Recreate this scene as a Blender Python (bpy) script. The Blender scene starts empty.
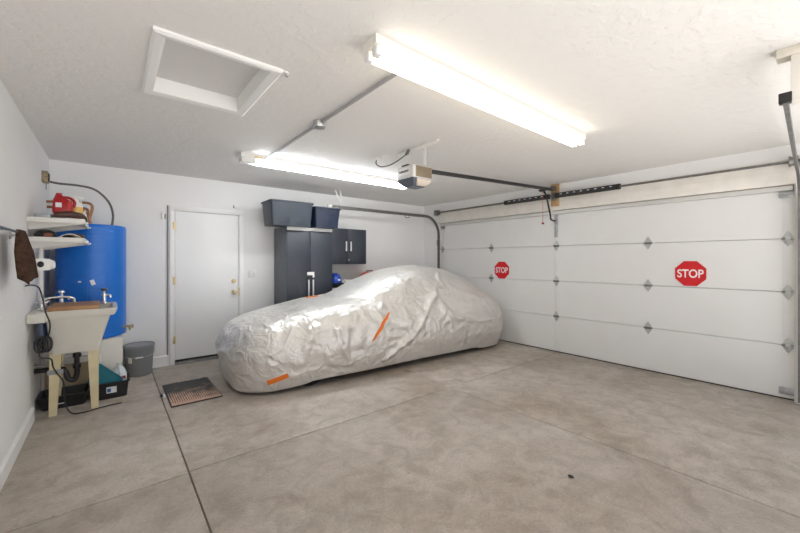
import bpy, bmesh, math, random
import numpy as np
from mathutils import Vector, Matrix
from mathutils.bvhtree import BVHTree
random.seed(7)
PI = math.pi
scn = bpy.context.scene
C = scn.collection

# ------------------------------------------------------------------ materials
def mat(name, col, rough=0.5, metal=0.0, var=0.0, vscale=6.0, bump=0.0, bscale=40.0, spec=0.5,
        emit=None, estr=0.0, col2=None, coat=0.0, lo=0.35, hi=0.65, trans=0.0, detail=5.0):
    m = bpy.data.materials.new(name); m.use_nodes = True
    nt = m.node_tree; N = nt.nodes; L = nt.links
    b = N['Principled BSDF']
    b.inputs['Roughness'].default_value = rough
    b.inputs['Metallic'].default_value = metal
    b.inputs['Specular IOR Level'].default_value = spec
    b.inputs['Coat Weight'].default_value = coat
    b.inputs['Transmission Weight'].default_value = trans
    tc = N.new('ShaderNodeTexCoord')
    c = tuple(col) + (1,)
    if var > 0 or col2 is not None:
        n = N.new('ShaderNodeTexNoise'); n.inputs['Scale'].default_value = vscale
        n.inputs['Detail'].default_value = detail
        L.new(tc.outputs['Object'], n.inputs['Vector'])
        r = N.new('ShaderNodeValToRGB')
        e = r.color_ramp.elements
        e[0].position = lo; e[1].position = hi
        c2 = tuple(col2) + (1,) if col2 is not None else tuple(min(1, x * (1 + var)) for x in col) + (1,)
        c1 = c if col2 is not None else tuple(x * (1 - var) for x in col) + (1,)
        e[0].color = c1; e[1].color = c2
        L.new(n.outputs['Fac'], r.inputs['Fac']); L.new(r.outputs['Color'], b.inputs['Base Color'])
    else:
        b.inputs['Base Color'].default_value = c
    if bump > 0:
        n2 = N.new('ShaderNodeTexNoise'); n2.inputs['Scale'].default_value = bscale
        n2.inputs['Detail'].default_value = 4
        L.new(tc.outputs['Object'], n2.inputs['Vector'])
        bp = N.new('ShaderNodeBump'); bp.inputs['Strength'].default_value = bump
        bp.inputs['Distance'].default_value = 0.01
        L.new(n2.outputs['Fac'], bp.inputs['Height']); L.new(bp.outputs['Normal'], b.inputs['Normal'])
    if emit is not None:
        b.inputs['Emission Color'].default_value = tuple(emit) + (1,)
        b.inputs['Emission Strength'].default_value = estr
    return m

M = {}
M['wall'] = mat('wall_paint', (.80, .80, .80), .6, var=.012, vscale=2.0, bump=.12, bscale=55, spec=.25)
M['trim'] = mat('trim_paint', (.82, .82, .815), .45, var=.01, bump=.03, bscale=30)
M['door_paint'] = mat('door_paint', (.84, .845, .85), .4, bump=.02, bscale=80)
M['gdoor'] = mat('garage_door_paint', (.76, .76, .755), .42, var=.01, vscale=3, bump=.06, bscale=150)
M['header'] = mat('header_paint', (.74, .71, .66), .6, var=.05, vscale=7, bump=.15, bscale=25)
M['galv'] = mat('galvanised_steel', (.46, .47, .48), .38, .85, var=.12, vscale=30)
M['galv_dull'] = mat('dull_galvanised_steel', (.22, .215, .21), .45, .8, var=.15, vscale=20)
M['hinge_plate'] = mat('zinc_hinge_plate', (.50, .51, .51), .4, .5, var=.1, vscale=40)
M['conduit_metal'] = mat('conduit_metal', (.42, .42, .43), .45, .4)
M['black'] = mat('black_metal', (.012, .012, .013), .4, spec=.5)
M['black_plastic'] = mat('black_plastic', (.014, .015, .017), .35, bump=.05)
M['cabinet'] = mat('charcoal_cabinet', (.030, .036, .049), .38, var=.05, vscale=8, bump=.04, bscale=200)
M['cabinet_side_lit'] = mat('charcoal_cabinet_side_lit', (.095, .108, .130), .35, var=.10, vscale=14)  # paler charcoal: the left side's brighter light is painted into the colour
M['handle'] = mat('brushed_handle', (.75, .76, .78), .3, .7)
M['white_plastic'] = mat('white_plastic', (.78, .78, .77), .4)
M['white_metal'] = mat('white_enamel', (.76, .75, .72), .4)
M['tote'] = mat('slate_tote_plastic', (.028, .039, .054), .42, var=.08, vscale=5, bump=.08, bscale=60)
M['tote_blue'] = mat('navy_tote_plastic', (.009, .018, .045), .42, var=.08, vscale=5, bump=.08, bscale=60)
M['brass'] = mat('brass', (.55, .43, .24), .3, .85)
M['chrome'] = mat('chrome', (.72, .73, .75), .18, .95)
M['copper'] = mat('copper', (.42, .20, .10), .4, .75, var=.2, vscale=30)
M['conduit_grey'] = mat('grey_conduit', (.13, .13, .13), .5, .3)
M['sink'] = mat('cream_tub_plastic', (.70, .68, .62), .4, var=.03, vscale=5, bump=.03)
M['sink_leg'] = mat('yellowed_leg_plastic', (.74, .65, .42), .45, var=.06, vscale=8)
M['board'] = mat('brown_board', (.36, .19, .085), .55, col2=(.46, .26, .12), vscale=9)
M['wood'] = mat('pine_wood', (.50, .32, .15), .6, col2=(.36, .21, .09), vscale=14)
M['ply'] = mat('tan_plywood', (.42, .33, .23), .65, var=.08, vscale=8)
M['stand'] = mat('cream_stand_paint', (.78, .76, .71), .55)
M['towel'] = mat('brown_terry', (.075, .043, .030), .95, var=.25, vscale=45, bump=.9, bscale=220, spec=.1)
M['bucket'] = mat('grey_pail_plastic', (.20, .21, .22), .42, var=.05, vscale=5, bump=.05)
M['bucket_lid'] = mat('grey_pail_lid', (.25, .26, .28), .42)
M['teal'] = mat('teal_plastic', (.012, .18, .25), .4)
M['jug'] = mat('clouded_jug_plastic', (.74, .79, .82), .35)
M['red'] = mat('red_plastic', (.42, .010, .014), .35)
M['yellow'] = mat('yellow_label', (.72, .47, .13), .5)
M['leather'] = mat('dark_brown_leather', (.07, .030, .022), .5, var=.3, vscale=25, bump=.4, bscale=60)
M['paper'] = mat('cream_paper', (.74, .71, .64), .8, var=.05, vscale=15)
M['tin'] = mat('grey_tin', (.36, .38, .41), .35, .7)
M['blue'] = mat('royal_blue_shell', (.012, .055, .36), .3)
M['redpaint'] = mat('worn_red', (.40, .04, .03), .45)
M['orange'] = mat('orange_webbing', (.85, .20, .02), .6, bump=.3, bscale=160)
M['sign_red'] = mat('sign_red', (.62, .008, .015), .4)
M['sign_white'] = mat('sign_white', (.85, .82, .82), .5)
M['sticker'] = mat('sticker_white', (.75, .78, .82), .5)
M['sticker_blue'] = mat('sticker_blue', (.05, .13, .35), .5)
M['opener_white'] = mat('opener_white', (.62, .62, .62), .4)
M['opener_tan'] = mat('opener_bronze_grille', (.26, .21, .15), .4, .3)
M['opener_grey'] = mat('opener_grey_cover', (.10, .115, .14), .35)
M['opener_lens'] = mat('opener_lamp_lens', (.62, .54, .48), .3)
M['dark_glyph'] = mat('dark_lettering', (.03, .03, .035), .5)
M['tyre'] = mat('tyre_rubber', (.012, .012, .012), .8)
M['joint'] = mat('joint_dirt', (.19, .16, .13), .9, var=.2, vscale=10)
M['seal'] = mat('rubber_seal', (.015, .014, .013), .7)
M['red_cord'] = mat('red_cord', (.45, .04, .04), .7)
M['tube1'] = mat('lit_tube_warm', (.9, .9, .9), .3, emit=(1.0, .87, .69), estr=5.5)
M['tube2'] = mat('lit_tube_cool', (.9, .9, .9), .3, emit=(.93, .97, 1.0), estr=20)
M['housing1'] = mat('fixture_enamel', (.80, .78, .72), .4)

def ceiling_material():
    m = bpy.data.materials.new('knockdown_ceiling'); m.use_nodes = True
    nt = m.node_tree; N = nt.nodes; L = nt.links; b = N['Principled BSDF']
    b.inputs['Base Color'].default_value = (.77, .76, .745, 1); b.inputs['Roughness'].default_value = .75
    b.inputs['Specular IOR Level'].default_value = .2
    tc = N.new('ShaderNodeTexCoord')
    n = N.new('ShaderNodeTexNoise'); n.inputs['Scale'].default_value = 16; n.inputs['Detail'].default_value = 3
    r = N.new('ShaderNodeValToRGB'); r.color_ramp.elements[0].position = .46; r.color_ramp.elements[1].position = .56
    bp = N.new('ShaderNodeBump'); bp.inputs['Strength'].default_value = .17; bp.inputs['Distance'].default_value = .012
    L.new(tc.outputs['Object'], n.inputs['Vector']); L.new(n.outputs['Fac'], r.inputs['Fac'])
    L.new(r.outputs['Color'], bp.inputs['Height']); L.new(bp.outputs['Normal'], b.inputs['Normal'])
    return m
M['ceiling'] = ceiling_material()

def concrete():
    m = bpy.data.materials.new('worn_concrete'); m.use_nodes = True
    nt = m.node_tree; N = nt.nodes; L = nt.links; b = N['Principled BSDF']
    tc = N.new('ShaderNodeTexCoord')
    def noise(scale, detail, rough=.55, dist=0.0):
        n = N.new('ShaderNodeTexNoise'); n.inputs['Scale'].default_value = scale
        n.inputs['Detail'].default_value = detail; n.inputs['Roughness'].default_value = rough
        n.inputs['Distortion'].default_value = dist
        L.new(tc.outputs['Object'], n.inputs['Vector']); return n
    def ramp(src, p0, c0, p1, c1):
        r = N.new('ShaderNodeValToRGB'); e = r.color_ramp.elements
        e[0].position = p0; e[0].color = c0 + (1,); e[1].position = p1; e[1].color = c1 + (1,)
        L.new(src, r.inputs['Fac']); return r
    def mix(fac, a, bb, mode='MIX'):
        x = N.new('ShaderNodeMix'); x.data_type = 'RGBA'; x.blend_type = mode
        if isinstance(fac, float): x.inputs[0].default_value = fac
        else: L.new(fac, x.inputs[0])
        L.new(a, x.inputs[6]); L.new(bb, x.inputs[7]); return x
    big = ramp(noise(.9, 6, .6, .4).outputs['Fac'], .36, (.385, .328, .272), .64, (.54, .492, .445))
    mid = ramp(noise(6.5, 9, .65, .6).outputs['Fac'], .38, (.82, .80, .77), .60, (1.05, 1.05, 1.05))
    fine = ramp(noise(60, 4, .7).outputs['Fac'], .32, (.82, .82, .82), .68, (1.08, 1.08, 1.08))
    a = mix(1.0, big.outputs['Color'], mid.outputs['Color'], 'MULTIPLY')
    a2 = mix(1.0, a.outputs[2], fine.outputs['Color'], 'MULTIPLY')
    # dark oily blotches and small spots
    st = ramp(noise(2.3, 5, .6, .8).outputs['Fac'], .60, (0, 0, 0), .74, (1, 1, 1))
    dk = N.new('ShaderNodeRGB'); dk.outputs[0].default_value = (.24, .195, .15, 1)
    fs = N.new('ShaderNodeMath'); fs.operation = 'MULTIPLY'; fs.inputs[1].default_value = .55
    L.new(st.outputs['Color'], fs.inputs[0])
    a3 = mix(fs.outputs[0], a2.outputs[2], dk.outputs[0])
    vo = N.new('ShaderNodeTexVoronoi'); vo.inputs['Scale'].default_value = 5.5
    L.new(tc.outputs['Object'], vo.inputs['Vector'])
    sp = ramp(vo.outputs['Distance'], .02, (.7, .7, .7), .07, (0, 0, 0))
    a4 = mix(sp.outputs['Color'], a3.outputs[2], dk.outputs[0])
    L.new(a4.outputs[2], b.inputs['Base Color'])
    rr = ramp(noise(3, 5).outputs['Fac'], .3, (.38, .38, .38), .7, (.6, .6, .6))
    L.new(rr.outputs['Color'], b.inputs['Roughness'])
    bp = N.new('ShaderNodeBump'); bp.inputs['Strength'].default_value = .08; bp.inputs['Distance'].default_value = .01
    L.new(noise(35, 5).outputs['Fac'], bp.inputs['Height']); L.new(bp.outputs['Normal'], b.inputs['Normal'])
    return m
M['concrete'] = concrete()

def cover_material():
    m = bpy.data.materials.new('silver_cover_fabric'); m.use_nodes = True
    nt = m.node_tree; N = nt.nodes; L = nt.links; b = N['Principled BSDF']
    b.inputs['Metallic'].default_value = .56; b.inputs['Roughness'].default_value = .43
    tc = N.new('ShaderNodeTexCoord')
    def noise(scale, det, dist, vec=None):
        n = N.new('ShaderNodeTexNoise'); n.inputs['Scale'].default_value = scale; n.inputs['Detail'].default_value = det
        n.inputs['Distortion'].default_value = dist; L.new(vec or tc.outputs['Object'], n.inputs['Vector']); return n
    def math_(op, a, b_=None, v=None):
        x = N.new('ShaderNodeMath'); x.operation = op
        L.new(a, x.inputs[0])
        if b_ is not None: L.new(b_, x.inputs[1])
        if v is not None: x.inputs[1].default_value = v
        return x.outputs[0]
    n = noise(3, 4, 0)
    r = N.new('ShaderNodeValToRGB'); e = r.color_ramp.elements
    e[0].position = .3; e[0].color = (.72, .70, .665, 1); e[1].position = .7; e[1].color = (.80, .785, .76, 1)
    L.new(n.outputs['Fac'], r.inputs['Fac']); L.new(r.outputs['Color'], b.inputs['Base Color'])
    # crumple of the coated cloth: sharp-crested ridges at three sizes
    def ridge(scale, det, dist):
        q = math_('SUBTRACT', noise(scale, det, dist).outputs['Fac'], v=.5); q = math_('ABSOLUTE', q); return math_('MULTIPLY', q, v=-1.0)
    h1 = ridge(2.8, 1.5, .8); h2 = ridge(7, 1.5, .7); h3 = ridge(19, 2, .4)
    h = math_('ADD', math_('ADD', math_('MULTIPLY', h1, v=1.0), math_('MULTIPLY', h2, v=.42)), math_('MULTIPLY', h3, v=.10))
    bp = N.new('ShaderNodeBump'); bp.inputs['Strength'].default_value = .72; bp.inputs['Distance'].default_value = .11
    L.new(h, bp.inputs['Height']); L.new(bp.outputs['Normal'], b.inputs['Normal'])
    return m
M['cover'] = cover_material()

def jacket_material():
    m = mat('blue_jacket_vinyl', (.004, .155, .62), .33, spec=.5)
    return m
M['jacket'] = jacket_material()

def mat_material():
    # worn doormat: dark ribs rubbed through to a pinkish tan along the front edge
    m = bpy.data.materials.new('worn_doormat'); m.use_nodes = True
    nt = m.node_tree; N = nt.nodes; L = nt.links; b = N['Principled BSDF']
    b.inputs['Roughness'].default_value = .9
    tc = N.new('ShaderNodeTexCoord'); sx = N.new('ShaderNodeSeparateXYZ')
    L.new(tc.outputs['Object'], sx.inputs[0])
    n = N.new('ShaderNodeTexNoise'); n.inputs['Scale'].default_value = 9; n.inputs['Detail'].default_value = 5
    L.new(tc.outputs['Object'], n.inputs['Vector'])
    ma = N.new('ShaderNodeMath'); ma.operation = 'MULTIPLY_ADD'; ma.inputs[1].default_value = .9
    L.new(n.outputs['Fac'], ma.inputs[0]); L.new(sx.outputs['Y'], ma.inputs[2])
    r = N.new('ShaderNodeValToRGB'); e = r.color_ramp.elements
    e[0].position = .20; e[0].color = (.56, .39, .31, 1); e[1].position = .56; e[1].color = (.10, .097, .092, 1)
    L.new(ma.outputs[0], r.inputs['Fac']); L.new(r.outputs['Color'], b.inputs['Base Color'])
    return m
M['doormat'] = mat_material()
M['mat_edge'] = mat('doormat_edge', (.035, .032, .03), .8)

# ------------------------------------------------------------------ mesh builder
class MB:
    def __init__(s): s.bm = bmesh.new()
    def _merge(s, b2, mi=0):
        for f in b2.faces: f.material_index = mi
        me = bpy.data.meshes.new('tmp'); b2.to_mesh(me); b2.free()
        s.bm.from_mesh(me); bpy.data.meshes.remove(me); return s
    def box(s, x0, x1, y0, y1, z0, z1, bev=0.0, mi=0, seg=2, mtx=None):
        b = bmesh.new()
        bmesh.ops.create_cube(b, size=1.0)
        bmesh.ops.scale(b, vec=(abs(x1-x0), abs(y1-y0), abs(z1-z0)), verts=b.verts)
        bmesh.ops.translate(b, vec=((x0+x1)/2, (y0+y1)/2, (z0+z1)/2), verts=b.verts)
        if bev > 0: bmesh.ops.bevel(b, geom=b.edges[:], offset=bev, segments=seg, profile=.5, affect='EDGES')
        if mtx is not None: bmesh.ops.transform(b, matrix=mtx, verts=b.verts)
        return s._merge(b, mi)
    def prism(s, poly, axis, a0, a1, mi=0, bev=0.0, mtx=None):
        # polygon in the two other axes (in xyz order), extruded along axis
        b = bmesh.new()
        def P(u, v, a): return {'x': (a, u, v), 'y': (u, a, v), 'z': (u, v, a)}[axis]
        A = [b.verts.new(P(u, v, a0)) for u, v in poly]; B = [b.verts.new(P(u, v, a1)) for u, v in poly]
        n = len(poly)
        b.faces.new(A); b.faces.new(B[::-1])
        for i in range(n): b.faces.new((A[i], B[i], B[(i+1) % n], A[(i+1) % n]))
        bmesh.ops.recalc_face_normals(b, faces=b.faces)
        if bev > 0: bmesh.ops.bevel(b, geom=b.edges[:], offset=bev, segments=2, profile=.5, affect='EDGES')
        if mtx is not None: bmesh.ops.transform(b, matrix=mtx, verts=b.verts)
        return s._merge(b, mi)
    def lathe(s, prof, cx, cy, cz, n=32, mi=0, axis='z', sx=1.0, sy=1.0, mtx=None):
        b = bmesh.new(); rings = []
        for r, z in prof:
            if r < 1e-6: rings.append([b.verts.new((0, 0, z))])
            else: rings.append([b.verts.new((r*sx*math.cos(2*PI*i/n), r*sy*math.sin(2*PI*i/n), z)) for i in range(n)])
        for A, B in zip(rings, rings[1:]):
            if len(A) == 1 and len(B) == 1: continue
            for i in range(n):
                j = (i+1) % n
                if len(A) == 1: b.faces.new((A[0], B[j], B[i]))
                elif len(B) == 1: b.faces.new((A[i], A[j], B[0]))
                else: b.faces.new((A[i], A[j], B[j], B[i]))
        if len(rings[0]) > 1 and prof[0][0] != prof[-1][0]: b.faces.new(rings[0][::-1])
        elif len(rings[0]) > 1: b.faces.new(rings[0][::-1])
        if len(rings[-1]) > 1: b.faces.new(rings[-1])
        bmesh.ops.recalc_face_normals(b, faces=b.faces)
        R = Matrix.Identity(4)
        if axis == 'x': R = Matrix.Rotation(PI/2, 4, 'Y')
        if axis == 'y': R = Matrix.Rotation(-PI/2, 4, 'X')
        bmesh.ops.transform(b, matrix=Matrix.Translation((cx, cy, cz)) @ (mtx or Matrix.Identity(4)) @ R, verts=b.verts)
        return s._merge(b, mi)
    def tube(s, pts, r, n=10, mi=0, smooth=0, closed=False):
        P = [Vector(p) for p in pts]
        if smooth:
            Q = []
            for i in range(len(P)-1):
                p0 = P[max(i-1, 0)]; p1 = P[i]; p2 = P[i+1]; p3 = P[min(i+2, len(P)-1)]
                for k in range(smooth):
                    t = k/smooth
                    Q.append(.5*((2*p1)+(-p0+p2)*t+(2*p0-5*p1+4*p2-p3)*t*t+(-p0+3*p1-3*p2+p3)*t**3))
            Q.append(P[-1]); P = Q
        b = bmesh.new(); rings = []; up = None
        for i, p in enumerate(P):
            d = (P[min(i+1, len(P)-1)] - P[max(i-1, 0)]).normalized()
            if up is None:
                up = Vector((0, 0, 1)) if abs(d.z) < .9 else Vector((1, 0, 0))
            u = (up - d*up.dot(d)).normalized(); v = d.cross(u); up = u
            rr = float(np.interp(i/(len(P)-1)*(len(r)-1), range(len(r)), r)) if isinstance(r, (list, tuple)) else r
            rings.append([b.verts.new(p + rr*(math.cos(2*PI*k/n)*u + math.sin(2*PI*k/n)*v)) for k in range(n)])
        for A, B in zip(rings, rings[1:]):
            for k in range(n): b.faces.new((A[k], A[(k+1) % n], B[(k+1) % n], B[k]))
        b.faces.new(rings[0][::-1]); b.faces.new(rings[-1])
        bmesh.ops.recalc_face_normals(b, faces=b.faces)
        return s._merge(b, mi)
    def cyl(s, p0, p1, r, n=20, mi=0): return s.tube([p0, p1], r, n, mi)
    def ball(s, c, rx, ry, rz, mi=0, n=20, mtx=None):
        b = bmesh.new(); bmesh.ops.create_uvsphere(b, u_segments=n, v_segments=max(8, n//2), radius=1)
        bmesh.ops.scale(b, vec=(rx, ry, rz), verts=b.verts)
        bmesh.ops.transform(b, matrix=Matrix.Translation(c) @ (mtx or Matrix.Identity(4)), verts=b.verts)
        return s._merge(b, mi)
    def loft(s, rings, mi=0, cap=True):
        b = bmesh.new()
        V = [[b.verts.new(p) for p in r] for r in rings]; n = len(rings[0])
        for A, B in zip(V, V[1:]):
            for k in range(n): b.faces.new((A[k], A[(k+1) % n], B[(k+1) % n], B[k]))
        if cap: b.faces.new(V[0][::-1]); b.faces.new(V[-1])
        bmesh.ops.recalc_face_normals(b, faces=b.faces)
        return s._merge(b, mi)
    def build(s, name, mats, parent=None, origin=None, ang=35):
        if not isinstance(mats, (list, tuple)): mats = [mats]
        o0 = Vector(origin) if origin is not None else (parent['_o'] if False else Vector((0, 0, 0)))
        if parent is not None: o0 = ORG[parent.name]
        bmesh.ops.translate(s.bm, vec=-o0, verts=s.bm.verts)
        me = bpy.data.meshes.new(name); s.bm.to_mesh(me); s.bm.free()
        for m in mats: me.materials.append(m)
        me.polygons.foreach_set('use_smooth', [True]*len(me.polygons))
        me.set_sharp_from_angle(angle=math.radians(ang))
        o = bpy.data.objects.new(name, me); C.objects.link(o)
        if parent is not None:
            o.parent = parent; ORG[o.name] = o0
        else:
            o.location = o0; ORG[o.name] = o0
        return o
ORG = {}

def thing(name, label, cat, loc, group=None):
    o = bpy.data.objects.new(name, None); C.objects.link(o); o.location = loc
    o.empty_display_size = .1
    ORG[o.name] = Vector(loc); o['label'] = label; o['category'] = cat
    if group: o['group'] = group
    return o
def tag(o, label, cat, group=None):
    o['label'] = label; o['category'] = cat
    if group: o['group'] = group
    return o
def struct(o, label=None, cat=None):
    o['kind'] = 'structure'
    if label: o['label'] = label
    if cat: o['category'] = cat
    return o
def sthing(name, loc, label, cat):
    o = bpy.data.objects.new(name, None); C.objects.link(o); o.location = loc; ORG[o.name] = Vector(loc)
    return struct(o, label, cat)

# ------------------------------------------------------------------ room
XL, XR, XD = -.54, 5.20, 5.27     # left wall, right wall, garage door face
YB, YN = 5.62, -.45               # back wall, near wall
H = 2.53
OY0, OY1, OZ = .30, 5.20, 2.15    # garage door opening

f = MB()
f.box(XL-.1, 5.75, YN-.1, YB+.1, -.20, -.02, mi=1)
g = .0035
xs = [XL-.1, .40, 2.91, 5.75]
for i in range(3):
    ys = [YN-.1, 2.72, YB+.1] if i else [YN-.1, 2.70, 4.45, YB+.1]
    for y0, y1 in zip(ys, ys[1:]):
        f.box(xs[i]+g, xs[i+1]-g, y0+g, y1-g, -.10, 0, bev=.006)
struct(f.build('floor', [M['concrete'], M['joint']]))

# ceiling with the hatch opening
hx0, hx1, hy0, hy1 = .215, .745, 2.155, 2.885
c = MB()
c.box(XL-.1, hx0, YN-.1, YB+.1, H, H+.12); c.box(hx1, 5.75, YN-.1, YB+.1, H, H+.12)
c.box(hx0, hx1, YN-.1, hy0, H, H+.12); c.box(hx0, hx1, hy1, YB+.1, H, H+.12)
struct(c.build('ceiling', M['ceiling']))
struct(MB().box(XL-.1, XL, YN-.1, YB+.1, 0, H).build('wall_left', M['wall']))
dx0, dx1, dzt = .667, 1.466, 2.05    # entry door leaf
w = MB()
w.box(XL, dx0-.02, YB, YB+.1, 0, H); w.box(dx1+.02, 5.75, YB, YB+.1, 0, H); w.box(dx0-.02, dx1+.02, YB, YB+.1, dzt+.01, H)
w.box(dx0-.02, dx1+.02, YB+.055, YB+.1, 0, dzt+.01)
struct(w.build('wall_back', M['wall']))
w = MB()
w.box(XR, XR+.16, YN-.1, OY0, 0, H); w.box(XR, XR+.16, OY1, YB, 0, H); w.box(XR, XR+.16, OY0, OY1, OZ+.18, H)
w.box(XR+.36, XR+.46, YN-.1, YB, 0, H)
struct(w.build('wall_right', M['wall']))
w = MB(); w.box(XL-.1, XL+.15, YN-.1, YN, 0, H); w.box(4.9, 5.75, YN-.1, YN, 0, H); w.box(XL+.15, 4.9, YN-.1, YN, 2.35, H)
struct(w.build('wall_near', M['wall']))      # unseen opening added behind the camera to let fill light in
# header board over the garage door and its rounded lip
t = MB(); t.box(XR-.012, XR+.06, OY0-.06, OY1+.05, OZ-.01, OZ+.235, bev=.006)
t.box(XR-.018, XR-.010, OY0-.06, OY1+.05, OZ+.118, OZ+.124)
struct(t.build('trim_1', M['header']))
# stem walls / baseboards
b = MB(); b.prism([(YB, 0), (YB-.022, 0), (YB-.022, .125), (YB-.006, .14), (YB, .14)], 'x', XL, dx0-.075)
b.prism([(YB, 0), (YB-.022, 0), (YB-.022, .125), (YB-.006, .14), (YB, .14)], 'x', dx1+.075, XR)
struct(b.build('baseboard_back', M['trim']))
b = MB(); b.prism([(XL, 0), (XL+.022, 0), (XL+.022, .10), (XL+.006, .112), (XL, .112)], 'y', YN, 4.44)
struct(b.build('baseboard_left', M['trim']))

# ------------------------------------------------------------------ entry door
d = sthing('door_1', ((dx0+dx1)/2, YB, 0), 'plain white entry door with brass knob in the back wall', 'door')
fr = MB()
fr.box(dx0-.065, dx0-.005, YB-.02, YB+.05, 0, dzt+.005, bev=.004); fr.box(dx1+.005, dx1+.065, YB-.02, YB+.05, 0, dzt+.005, bev=.004)
fr.box(dx0-.065, dx1+.065, YB-.02, YB+.05, dzt+.005, dzt+.07, bev=.004)
fr.build('door_frame', M['trim'], d)
MB().box(dx0, dx1, YB-.006, YB+.035, .055, dzt, bev=.003).build('door_leaf', M['door_paint'], d)
MB().prism([(YB-.05, .012), (YB-.045, .03), (YB+.05, .05), (YB+.05, 0), (YB-.05, 0)], 'x', dx0, dx1).build('threshold', M['galv_dull'], d)
MB().box(dx0+.004, dx1-.004, YB-.012, YB+.03, .036, .06).build('door_sweep', M['seal'], d)
for z in (1.85, 1.12, .33):
    hg = MB(); hg.cyl((dx0-.003, YB-.012, z-.05), (dx0-.003, YB-.012, z+.05), .007, 10)
    hg.box(dx0-.028, dx0+.0, YB-.023, YB-.018, z-.05, z+.05, bev=.001)
    hg.build('hinge', M['brass'], d)
def knob(zz, big):
    k = MB()
    k.lathe([(0, .0), (.032, 0), (.032, .006), (.026, .012), (.012, .014), (.011, .035)] + ([(.022, .042), (.028, .055), (.024, .068), (.012, .074), (0, .075)] if big else [(.011, .016), (.024, .018), (.022, .026), (0, .028)]),
            dx1-.065, YB-.006, zz, 20, mtx=Matrix.Rotation(PI/2, 4, 'X'))
    return k
knob(.93, True).build('knob', M['brass'], d)
knob(1.09, False).build('deadbolt', M['brass'], d)
st = MB(); st.box(dx1-.006, dx1+.012, YB-.0225, YB-.019, .87, .99); st.build('strike_plate', M['brass'], d)
# dark strip painting in the shadow line left of the casing, contact sensors, switch plate
tag(MB().box(dx0-.090, dx0-.080, YB-.018, YB, .14, 2.12, bev=.003).build('casing_shadow_strip', mat('casing_shadow_grey', (.16, .16, .165), .5), origin=(dx0-.09, YB, .14)),
    'thin grey vertical shadow-line strip along left side of entry door frame', 'shadow strip')
s = thing('door_sensor', 'small white and grey sensor box beside top left of entry door', 'sensor', (dx0-.13, YB, 1.93))
MB().box(dx0-.155, dx0-.122, YB-.025, YB, 1.93, 2.02, bev=.004).build('housing', M['white_plastic'], s)
MB().box(dx0-.121, dx0-.105, YB-.02, YB, 1.935, 2.0, bev=.003).build('magnet', M['galv_dull'], s)
s = thing('door_sensor', 'small white contact sensor above top right of entry door', 'sensor', (dx1-.03, YB, 2.15))
MB().box(dx1-.06, dx1+.0, YB-.022, YB, 2.155, 2.18, bev=.004).build('housing', M['white_plastic'], s)
MB().box(dx1-.075, dx1-.063, YB-.016, YB, 2.157, 2.195, bev=.003).build('magnet', M['galv_dull'], s)
s = thing('light_switch', 'white two-gang light switch plate on back wall right of entry door', 'switch', (1.66, YB, 1.19))
MB().box(1.60, 1.72, YB-.008, YB, 1.13, 1.25, bev=.003).build('wall_plate', M['white_plastic'], s)
for xx in (1.635, 1.685): MB().box(xx-.016, xx+.016, YB-.013, YB-.006, 1.16, 1.22, bev=.003).build('rocker', M['white_metal'], s)

# ------------------------------------------------------------------ attic hatch
hobj = thing('attic_hatch', 'recessed white attic access hatch with moulded frame in the ceiling', 'hatch', (.48, 2.52, H))
fr = MB()
prof = [(0, 0), (0, -.014), (.012, -.022), (.040, -.020), (.058, -.012), (.062, .12), (.050, .12), (.048, 0)]
x0, x1, y0, y1 = .158, .800, 2.098, 2.935
rings = []
corner = [(x0, y0, 1, 1), (x1, y0, -1, 1), (x1, y1, -1, -1), (x0, y1, 1, -1)]
for (cx, cy, sx, sy) in corner + corner[:1]:
    rings.append([(cx+sx*p, cy+sy*p, H+q) for p, q in prof])
fr.loft(rings, cap=False)
fr.build('frame', M['trim'], hobj, ang=25)
MB().box(x0+.05, x1-.05, y0+.05, y1-.05, H+.085, H+.11).build('panel', mat('hatch_panel_paint', (.70, .695, .68), .7, bump=.2, bscale=18), hobj)
hk = thing('ceiling_hook', 'tiny white ceiling hook plate beside corner of attic hatch', 'hook', (.822, 2.125, H))
MB().lathe([(0, 0), (.022, 0), (.02, -.008), (0, -.009)], .822, 2.125, H, 16).build('plate', M['white_plastic'], hk)
MB().tube([(.822, 2.125, H-.005), (.822, 2.125, H-.018), (.832, 2.125, H-.024), (.838, 2.125, H-.016)], .003, 8, smooth=4).build('hook', M['galv_dull'], hk)

# ------------------------------------------------------------------ fluorescent fixtures
def fixture(x0, x1, y, label, tube_m, house_m, cap=.04):
    t = thing('fluorescent_fixture', label, 'light', ((x0+x1)/2, y, H), 'ceiling strip lights')
    h = MB()
    h.prism([(y-.062, H), (y-.062, H-.046), (y-.035, H-.054), (y+.035, H-.054), (y+.062, H-.046), (y+.062, H)], 'x', x0, x1)
    h.build('housing', house_m, t)
    for sy in (-.036, .036):
        MB().cyl((x0+.05, y+sy, H-.077), (x1-.05, y+sy, H-.077), .019, 18).build('tube', tube_m, t)
        for xx, xl in ((x0+.005, cap), (x1-.045, .04)):
            l = MB(); l.box(xx, xx+xl, y+sy-.023, y+sy+.023, H-.099, H-.050, bev=.008)
            l.build('lamp_holder', M['white_plastic'], t)
    for k in (.28, .72):
        xx = x0 + (x1-x0)*k
        MB().box(xx-.045, xx+.045, y-.0645, y-.0615, H-.040, H-.016, bev=.001).build('hanger_clip', house_m, t)
    return t
f1 = fixture(1.03, 3.34, 1.53, 'warm-lit two-tube strip light on ceiling, the nearer one', M['tube1'], M['housing1'])
f2 = fixture(1.06, 3.37, 4.02, 'cool-lit two-tube strip light on ceiling, the one nearer back wall', M['tube2'], M['white_plastic'], cap=.15)
sl = MB()
for k in range(3): sl.box(1.20+.028*k, 1.222+.028*k, 4.02-.0640, 4.02-.0615, H-.042, H-.022)
sl.build('sticker', M['yellow'], f2)
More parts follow.
